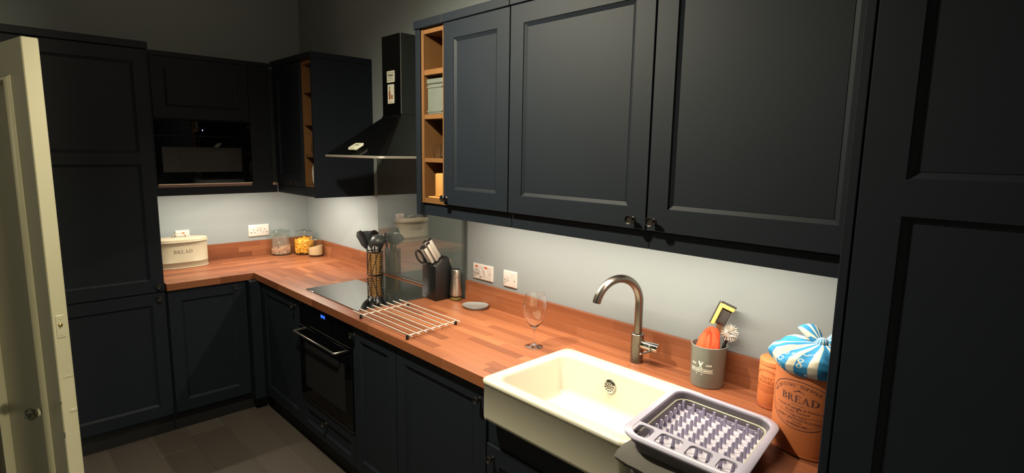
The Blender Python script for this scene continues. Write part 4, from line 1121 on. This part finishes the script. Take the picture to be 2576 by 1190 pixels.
# ------------------------------------------------------------------ knife block
t = thing('knife_block', 'black slanted knife block beside the glass splashback', 'knife block', (1.846, -.158, .910))
pf = [(0, 0), (0, .181), (.012, .190), (.072, .228), (.080, .229), (.116, .14), (.136, .06), (.136, 0)]   # (y, z)
obj('block', prism(bm_new(), pf, -.0605, .0605, M=Matrix(((0, 0, 1, 0), (1, 0, 0, 0), (0, 1, 0, 0), (0, 0, 0, 1))), bev=.003), BLACKM, t, smooth=25)
b = bm_new(); x = -.034
for w in (.0045, .0025, .003, .003, .002, .0035, .003, .0025, .004): box(b, x, x+w, -.0006, .0004, .032, .0355); x += w+.0011
obj('maker_mark', b, STEEL, t, smooth=0, label='small illegible silver mark')
up = Vector((0, -.535, .845)).normalized(); alongt = Vector((0, .845, .535)).normalized()
KX = [(-.030, .018, .108), (.006, .014, .100), (.034, .012, .102), (-.018, .052, .118), (.018, .050, .122), (-.040, .034, .112)]
KL = ['steel handled knife at the front right of the black block', 'steel handled knife in the middle of the front row of the block', 'steel handled knife on the right edge of the block', 'tall steel handled knife at the back left of the block', 'tallest steel handled knife at the back of the block']
spots = [(-.012, .020, .098, 'short steel handled knife at the front left of the black block'), (.018, .018, .104, 'steel handled knife in the front middle of the black block'),
         (-.002, .046, .118, 'steel handled knife at the back left of the black block'), (.030, .040, .116, 'steel handled knife in the second row at the right of the black block'), (.022, .064, .122, 'tallest steel handled knife at the very back of the black block')]
for x, s_, L, lab in spots:
    base = Vector((x, 0, .186))+alongt*s_-up*0
    k = thing('kitchen_knife', lab, 'knife', (1.846, -.158, .910), group='knives in the block')
    m4 = frame(base+up*.004, up, alongt)
    m4 = Matrix(((up.x, 1, alongt.x, base.x), (up.y, 0, alongt.y, base.y), (up.z, 0, alongt.z, base.z), (0, 0, 0, 1)))
    obj('handle', box(bm_new(), .003, L, -.0068, .0068, -.0105, .0105, .004, M=m4, seg=2), RODM, k, smooth=40)
    obj('end_cap', box(bm_new(), L-.006, L+.0015, -.0074, .0074, -.0112, .0112, .003, M=m4, seg=2), BLACKM, k, smooth=40)
    obj('grip_inlay', box(bm_new(), .008, L-.012, -.0072, .0030, -.0112, -.0060, .001, M=m4), BLACKM, k, smooth=0)
k = thing('scissors', 'black handled kitchen scissors standing at the left of the knife block', 'scissors', (1.846, -.158, .910))
for s_ in (-1, 1):
    c = Vector((-.042+s_*.002, 0, .186))+up*.046+alongt*(.018+s_*.018)
    ptsl = [c+up*(.040*math.cos(a))+alongt*(.0165*math.sin(a)) for a in [2*PI*i/28 for i in range(28)]]
    obj('finger_loop', tube(bm_new(), ptsl, .0052, 8, closed=True), BLACKP, k, smooth=60)
obj('pivot_arm', tube(bm_new(), [Vector((-.042, 0, .186))+alongt*.018-up*.0, Vector((-.042, 0, .186))+alongt*.018+up*.016], .007, 10), BLACKP, k, smooth=60)

# ------------------------------------------------------------------ oil bottle, spoon rest, wine glass
t = thing('oil_bottle', 'slim steel sleeved oil bottle right of the knife block', 'bottle', (1.942, -.054, .910))
obj('glass_base', lathe(bm_new(), [(0, .0005), (.029, .001), (.0325, .004), (.0335, .010), (.0330, .026)], 32, caps=False), GLASSG, t)
obj('oil', lathe(bm_new(), [(0, .004), (.028, .0045), (.030, .008), (.030, .012), (0, .012)], 28), OIL, t, label='thin pool of olive oil')
obj('sleeve', lathe(bm_new(), [(.0318, .0255), (.0332, .026), (.0322, .045), (.0285, .085), (.0248, .122), (.0242, .1225), (0, .1225)], 36), STEEL, t)
obj('cap', lathe(bm_new(), [(.0248, .1235), (.0245, .160), (.0235, .1625), (0, .1625)], 36), STEEL, t)
obj('spout_plug', lathe(bm_new(), [(.0215, .1626), (.0205, .1645), (0, .1648)], 28), BLACKP, t, label='dark top plug')
t = thing('spoon_rest', 'round grey stoneware spoon rest on the worktop by the upstand', 'dish', (2.134, -.079, .910), rz=.35)
def sr(a, b_, z, ox=0):
    return [((a*math.cos(2*PI*i/44)*(1+.12*max(0, -math.cos(2*PI*i/44)))+ox), b_*math.sin(2*PI*i/44)*(1-.12*max(0, -math.cos(2*PI*i/44))), z+.004*max(0, math.cos(2*PI*i/44))*(z > .006)) for i in range(44)]
obj('dish_body', loft(bm_new(), [sr(.048, .045, 0), sr(.056, .051, .002), sr(.064, .057, .010), sr(.066, .0585, .015), sr(.0645, .0572, .0162), sr(.061, .054, .0135)]), PLATE, t, smooth=60)
obj('glazed_well', loft(bm_new(), [sr(.061, .054, .0136), sr(.0545, .049, .0075), sr(.03, .027, .0055), sr(.01, .009, .0052)], cap0=False), PLATEIN, t, label='speckled beige glazed well', smooth=60)
t = thing('wine_glass', 'empty clear wine glass standing left of the sink', 'glass', (2.717, -.263, .910))
prof_o = [(.0, .0), (.034, .0005), (.0355, .0018), (.030, .0040), (.012, .0075), (.0048, .013), (.0036, .022), (.0034, .050), (.0038, .072), (.006, .078), (.016, .086), (.030, .103), (.041, .124), (.0468, .146), (.0462, .168), (.0425, .195), (.0385, .2165), (.0382, .2175)]
obj('foot', lathe(bm_new(), [(0, .0003)]+prof_o[1:6]+[(0, .0130)], 40), CRYSTAL, t, smooth=50)
obj('stem', lathe(bm_new(), [(0, .0131), (.0048, .0131)]+prof_o[6:9]+[(.0052, .0765), (0, .0765)], 20), CRYSTAL, t, smooth=50)
th_ = .0011
obj('bowl', lathe(bm_new(), [(0, .0767), (.0054, .0767)]+prof_o[9:]+[(r-th_, z) for r, z in reversed(prof_o[11:])]+[(.014, .0885), (.005, .0835), (0, .0825)], 56), CRYSTAL, t, smooth=60)

# ------------------------------------------------------------------ trivet
t = thing('trivet', 'chrome bar trivet lying between the hob and the sink', 'trivet', (2.085, -.4605, .910), rz=0)
bar0 = None
for i in range(8):
    y = -.1365+.273*i/7
    if bar0 is None: bar0 = obj('bar', tube(bm_new(), [(-.247, 0, .0215), (.247, 0, .0215)], .0031, 10), RODM, t, smooth=60); o = bar0
    else: o = inst(bar0, 'bar', parent=t)
    o.location = (-.028*i/7*1.0+.012, y, 0)
for sx in (-.172, .214):
    obj('cross_rod', tube(bm_new(), [(sx+.012, -.133, .0165), (sx-.016, .133, .0165)], .0028, 10), RODM, t, smooth=60)
    for sy in (-1, 1):
        obj('foot', lathe(bm_new(), [(.0072, 0), (.0076, .002), (.0070, .014), (.0055, .0182), (0, .0184)], 16, M=T(sx+(.012 if sy < 0 else -.016), sy*.1365, 0)), BLACKM, t)

# ------------------------------------------------------------------ things on the open shelves
def tumbler(label, loc, r, h, group=None):
    o = obj('tumbler', lathe(bm_new(), [(0, .0004), (r*.8, .0004), (r*.86, .003), (r, h), (r*.95, h), (r*.80, .009), (0, .008)], 28), CRYSTAL)
    o.location = loc; return tag(o, label, 'glass', group)
tumbler('clear tumbler at the front of the oak shelf above the bamboo holder', (2.176, -.335, 1.6535), .026, .062)
tumbler('clear tumbler at the inner side of the same oak shelf', (2.234, -.340, 1.6535), .026, .062)
tumbler('clear tumbler at the back left of the oak shelf above the bamboo holder', (2.176, -.272, 1.6535), .026, .062)
tumbler('clear tumbler half hidden behind the other glasses on the oak shelf', (2.236, -.275, 1.6535), .026, .062)
t = thing('storage_crate', 'pale sage green wooden box on the second oak shelf', 'box', (2.1975, -.285, 1.8415))
obj('crate_body', box(bm_new(), -.053, .053, -.085, .085, 0, .128, .003), SAGE, t, smooth=0)
obj('lid_band', box(bm_new(), -.056, .056, -.088, .088, .1285, .150, .003), SAGE, t, smooth=0)
for a, b_ in ((.010, .016), (.112, .118)): obj('batten', box(bm_new(), -.0545, .0545, -.0875, -.0848, a, b_), SAGE, t, smooth=0)
t = thing('bamboo_holder', 'upright bamboo holder on the lowest oak shelf', 'holder', (2.200, -.325, 1.4775))
obj('stand_base', box(bm_new(), -.046, .040, -.052, .052, 0, .007, .002), BAMBOO, t, smooth=0)
obj('upright_block', box(bm_new(), -.020, .036, -.034, .034, .0075, .110, .006, seg=2), BAMBOO, t, smooth=40)
t = thing('white_canister', 'white rounded canister on the lowest shelf left of the hood', 'canister', (.958, -.330, 1.4775))
obj('canister_body', lathe(bm_new(), [(.024, 0), (.032, .004), (.038, .03), (.039, .07), (.035, .10), (.030, .108), (0, .108)], 32), WHITEP, t)
obj('lid', lathe(bm_new(), [(.0305, .1085), (.0305, .116), (.010, .120), (.009, .128), (0, .129)], 32), WHITEP, t)
t = thing('glass_carafe', 'small dark glass carafe on the middle shelf left of the hood', 'carafe', (.948, -.325, 1.843))
t.location.z = 1.6555
obj('carafe_body', lathe(bm_new(), [(.026, .001), (.036, .006), (.040, .03), (.034, .07), (.020, .10), (.018, .125), (.022, .130)], 28, caps=False), GLASSG, t)
obj('stopper', lathe(bm_new(), [(.017, .126), (.018, .133), (.010, .142), (0, .144)], 20), BLACKP, t, label='dark stopper')

# ------------------------------------------------------------------ cream door, open in the foreground
DA = math.radians(12)
dq = bpy.data.objects.new('door_1', None); COL.objects.link(dq); dq.location = (2.110, -1.704, 0); dq.rotation_euler = (0, 0, DA)
dq['kind'] = 'structure'; dq['label'] = 'old cream painted panel door standing open at the left'; dq['category'] = 'door'
DW, DT = .76, .040   # local x runs from hinge (-DW) to the free edge (0); visible face at y = 0, thickness towards +y
def leaf():
    bm = bm_new(); c = .0025
    def q(*p): bm.faces.new([bm.verts.new(v) for v in p])
    xs = [-DW+c, -DW+.118, -.118, -c]; zs = [.006+c, .10, .26, .40, 1.885, 1.98-c]
    for j in range(5):
        for i in range(3):
            X0, X1, Z0, Z1 = xs[i], xs[i+1], zs[j], zs[j+1]
            if i == 1 and j in (1, 3):
                q((X0, 0, Z0), (X0, .014, Z0), (X0, .014, Z1), (X0, 0, Z1)); q((X1, 0, Z0), (X1, .014, Z0), (X1, .014, Z1), (X1, 0, Z1))
                q((X0, 0, Z0), (X1, 0, Z0), (X1, .014, Z0), (X0, .014, Z0)); q((X0, 0, Z1), (X1, 0, Z1), (X1, .014, Z1), (X0, .014, Z1))
                q((X0, .014, Z0), (X1, .014, Z0), (X1, .014, Z1), (X0, .014, Z1))
            else: q((X0, 0, Z0), (X1, 0, Z0), (X1, 0, Z1), (X0, 0, Z1))
    A = [(-DW+c, 0, .006+c), (-c, 0, .006+c), (-c, 0, 1.98-c), (-DW+c, 0, 1.98-c)]
    B = [(-DW, c, .006), (0, c, .006), (0, c, 1.98), (-DW, c, 1.98)]
    D = [(-DW, DT-c, .006), (0, DT-c, .006), (0, DT-c, 1.98), (-DW, DT-c, 1.98)]
    E_ = [(-DW+c, DT, .006+c), (-c, DT, .006+c), (-c, DT, 1.98-c), (-DW+c, DT, 1.98-c)]
    for P, Q in ((A, B), (B, D), (D, E_)):
        for k in range(4): q(P[k], Q[k], Q[(k+1) % 4], P[(k+1) % 4])
    q(*E_[::-1])
    bmesh.ops.remove_doubles(bm, verts=bm.verts[:], dist=1e-6); bmesh.ops.recalc_face_normals(bm, faces=bm.faces[:]); return bm
lf = obj('leaf', leaf(), GLOSSW, dq, smooth=25)
for z0, z1 in ((.10, .26), (.40, 1.885)):
    xa, xb = -DW+.118, -.118
    loops = []
    for o_, y in ((0, -.0003), (.002, -.0022), (.012, -.0125), (.0145, -.0135), (.0175, -.0125), (.022, .009), (.026, .0145), (0, .0145)):
        loops.append([(xa+o_, y, z0+o_), (xb-o_, y, z0+o_), (xb-o_, y, z1-o_), (xa+o_, y, z1-o_)])
    obj('panel_moulding', loft(bm_new(), loops, closed=True), GLOSSW, dq, smooth=50)
k = obj('door_knob', lathe(bm_new(), [(.020, 0), (.020, .003), (.009, .008), (.008, .020), (.013, .026), (.011, .032)], 24, M=T(-.162, .0137, .838) @ RX(PI/2)), GLOSSW, dq, label='cream painted knob stem')
b = bm_new(); t2 = bmesh.new(); bmesh.ops.create_icosphere(t2, subdivisions=1, radius=.0225); merge(b, t2, T(-.162, -.034, .838) @ Matrix.Diagonal((1, .8, 1, 1)))
obj('glass_knob', b, CUTGL, k, smooth=0, label='dark faceted glass knob')
b = bm_new(); box(b, .0001, .0012, .009, .030, 1.112, 1.180, .0004)
lt = obj('latch_plate', b, GLOSSW, dq, smooth=0, label='cream painted latch plate on the door edge')
obj('latch_ball', ball(bm_new(), (.0012, .0195, 1.150), .0058, 14, 8, (.5, 1, 1)), BRASS, lt)
for z in (1.121, 1.171): obj('latch_screw', lathe(bm_new(), [(.003, 0), (.003, .0005), (0, .0007)], 12, M=T(.0012, .0195, z) @ RY(PI/2)), GLOSSW, lt)
b = bm_new(); box(b, .0000, .0010, .0135, .0385, .985, .9885); box(b, 0, .0012, .020, .0386, .872, .880, .0003); obj('paint_chip', b, GLOSSW, dq, smooth=0)
b = bm_new(); box(b, -.002, .0004, -.0003, .0025, .905, .912); box(b, -.002, .0004, -.0003, .0025, .795, .812); obj('edge_dent', b, DARKGREY, dq, smooth=0)

# ------------------------------------------------------------------ LED strips under the wall units, lamp fitting
for i, (c, a, L, p) in enumerate(STRIPS):
    hx, hy = (L/2, .008) if a == 'x' else (.008, L/2)
    lab = ('slim led strip under the long wall cabinets', 'slim led strip under the corner wall cabinet', 'slim led strip under the microwave cabinet')[i]
    ztop = (1.4545, 1.4545, 1.4595)[i]
    tag(obj('led_strip_bar', box(bm_new(), c[0]-hx, c[0]+hx, c[1]-hy, c[1]+hy, c[2]+.001, ztop), WHITEP, smooth=0), lab, 'lamp')

# ------------------------------------------------------------------ put every origin at the base of its thing
bpy.context.view_layer.update()
for r in [o for o in S.objects if o.type == 'EMPTY' and o.parent is None and o.location.length < 1e-6]:
    pts = [c.matrix_world @ Vector(v) for c in r.children_recursive if c.type == 'MESH' for v in c.bound_box]
    lo_, hi_ = [min(p[i] for p in pts) for i in range(3)], [max(p[i] for p in pts) for i in range(3)]
    new = Vector(((lo_[0]+hi_[0])/2, (lo_[1]+hi_[1])/2, lo_[2]))
    dl = r.rotation_euler.to_matrix().inverted() @ new
    for c in r.children: c.location = c.location-dl
    r.location = new
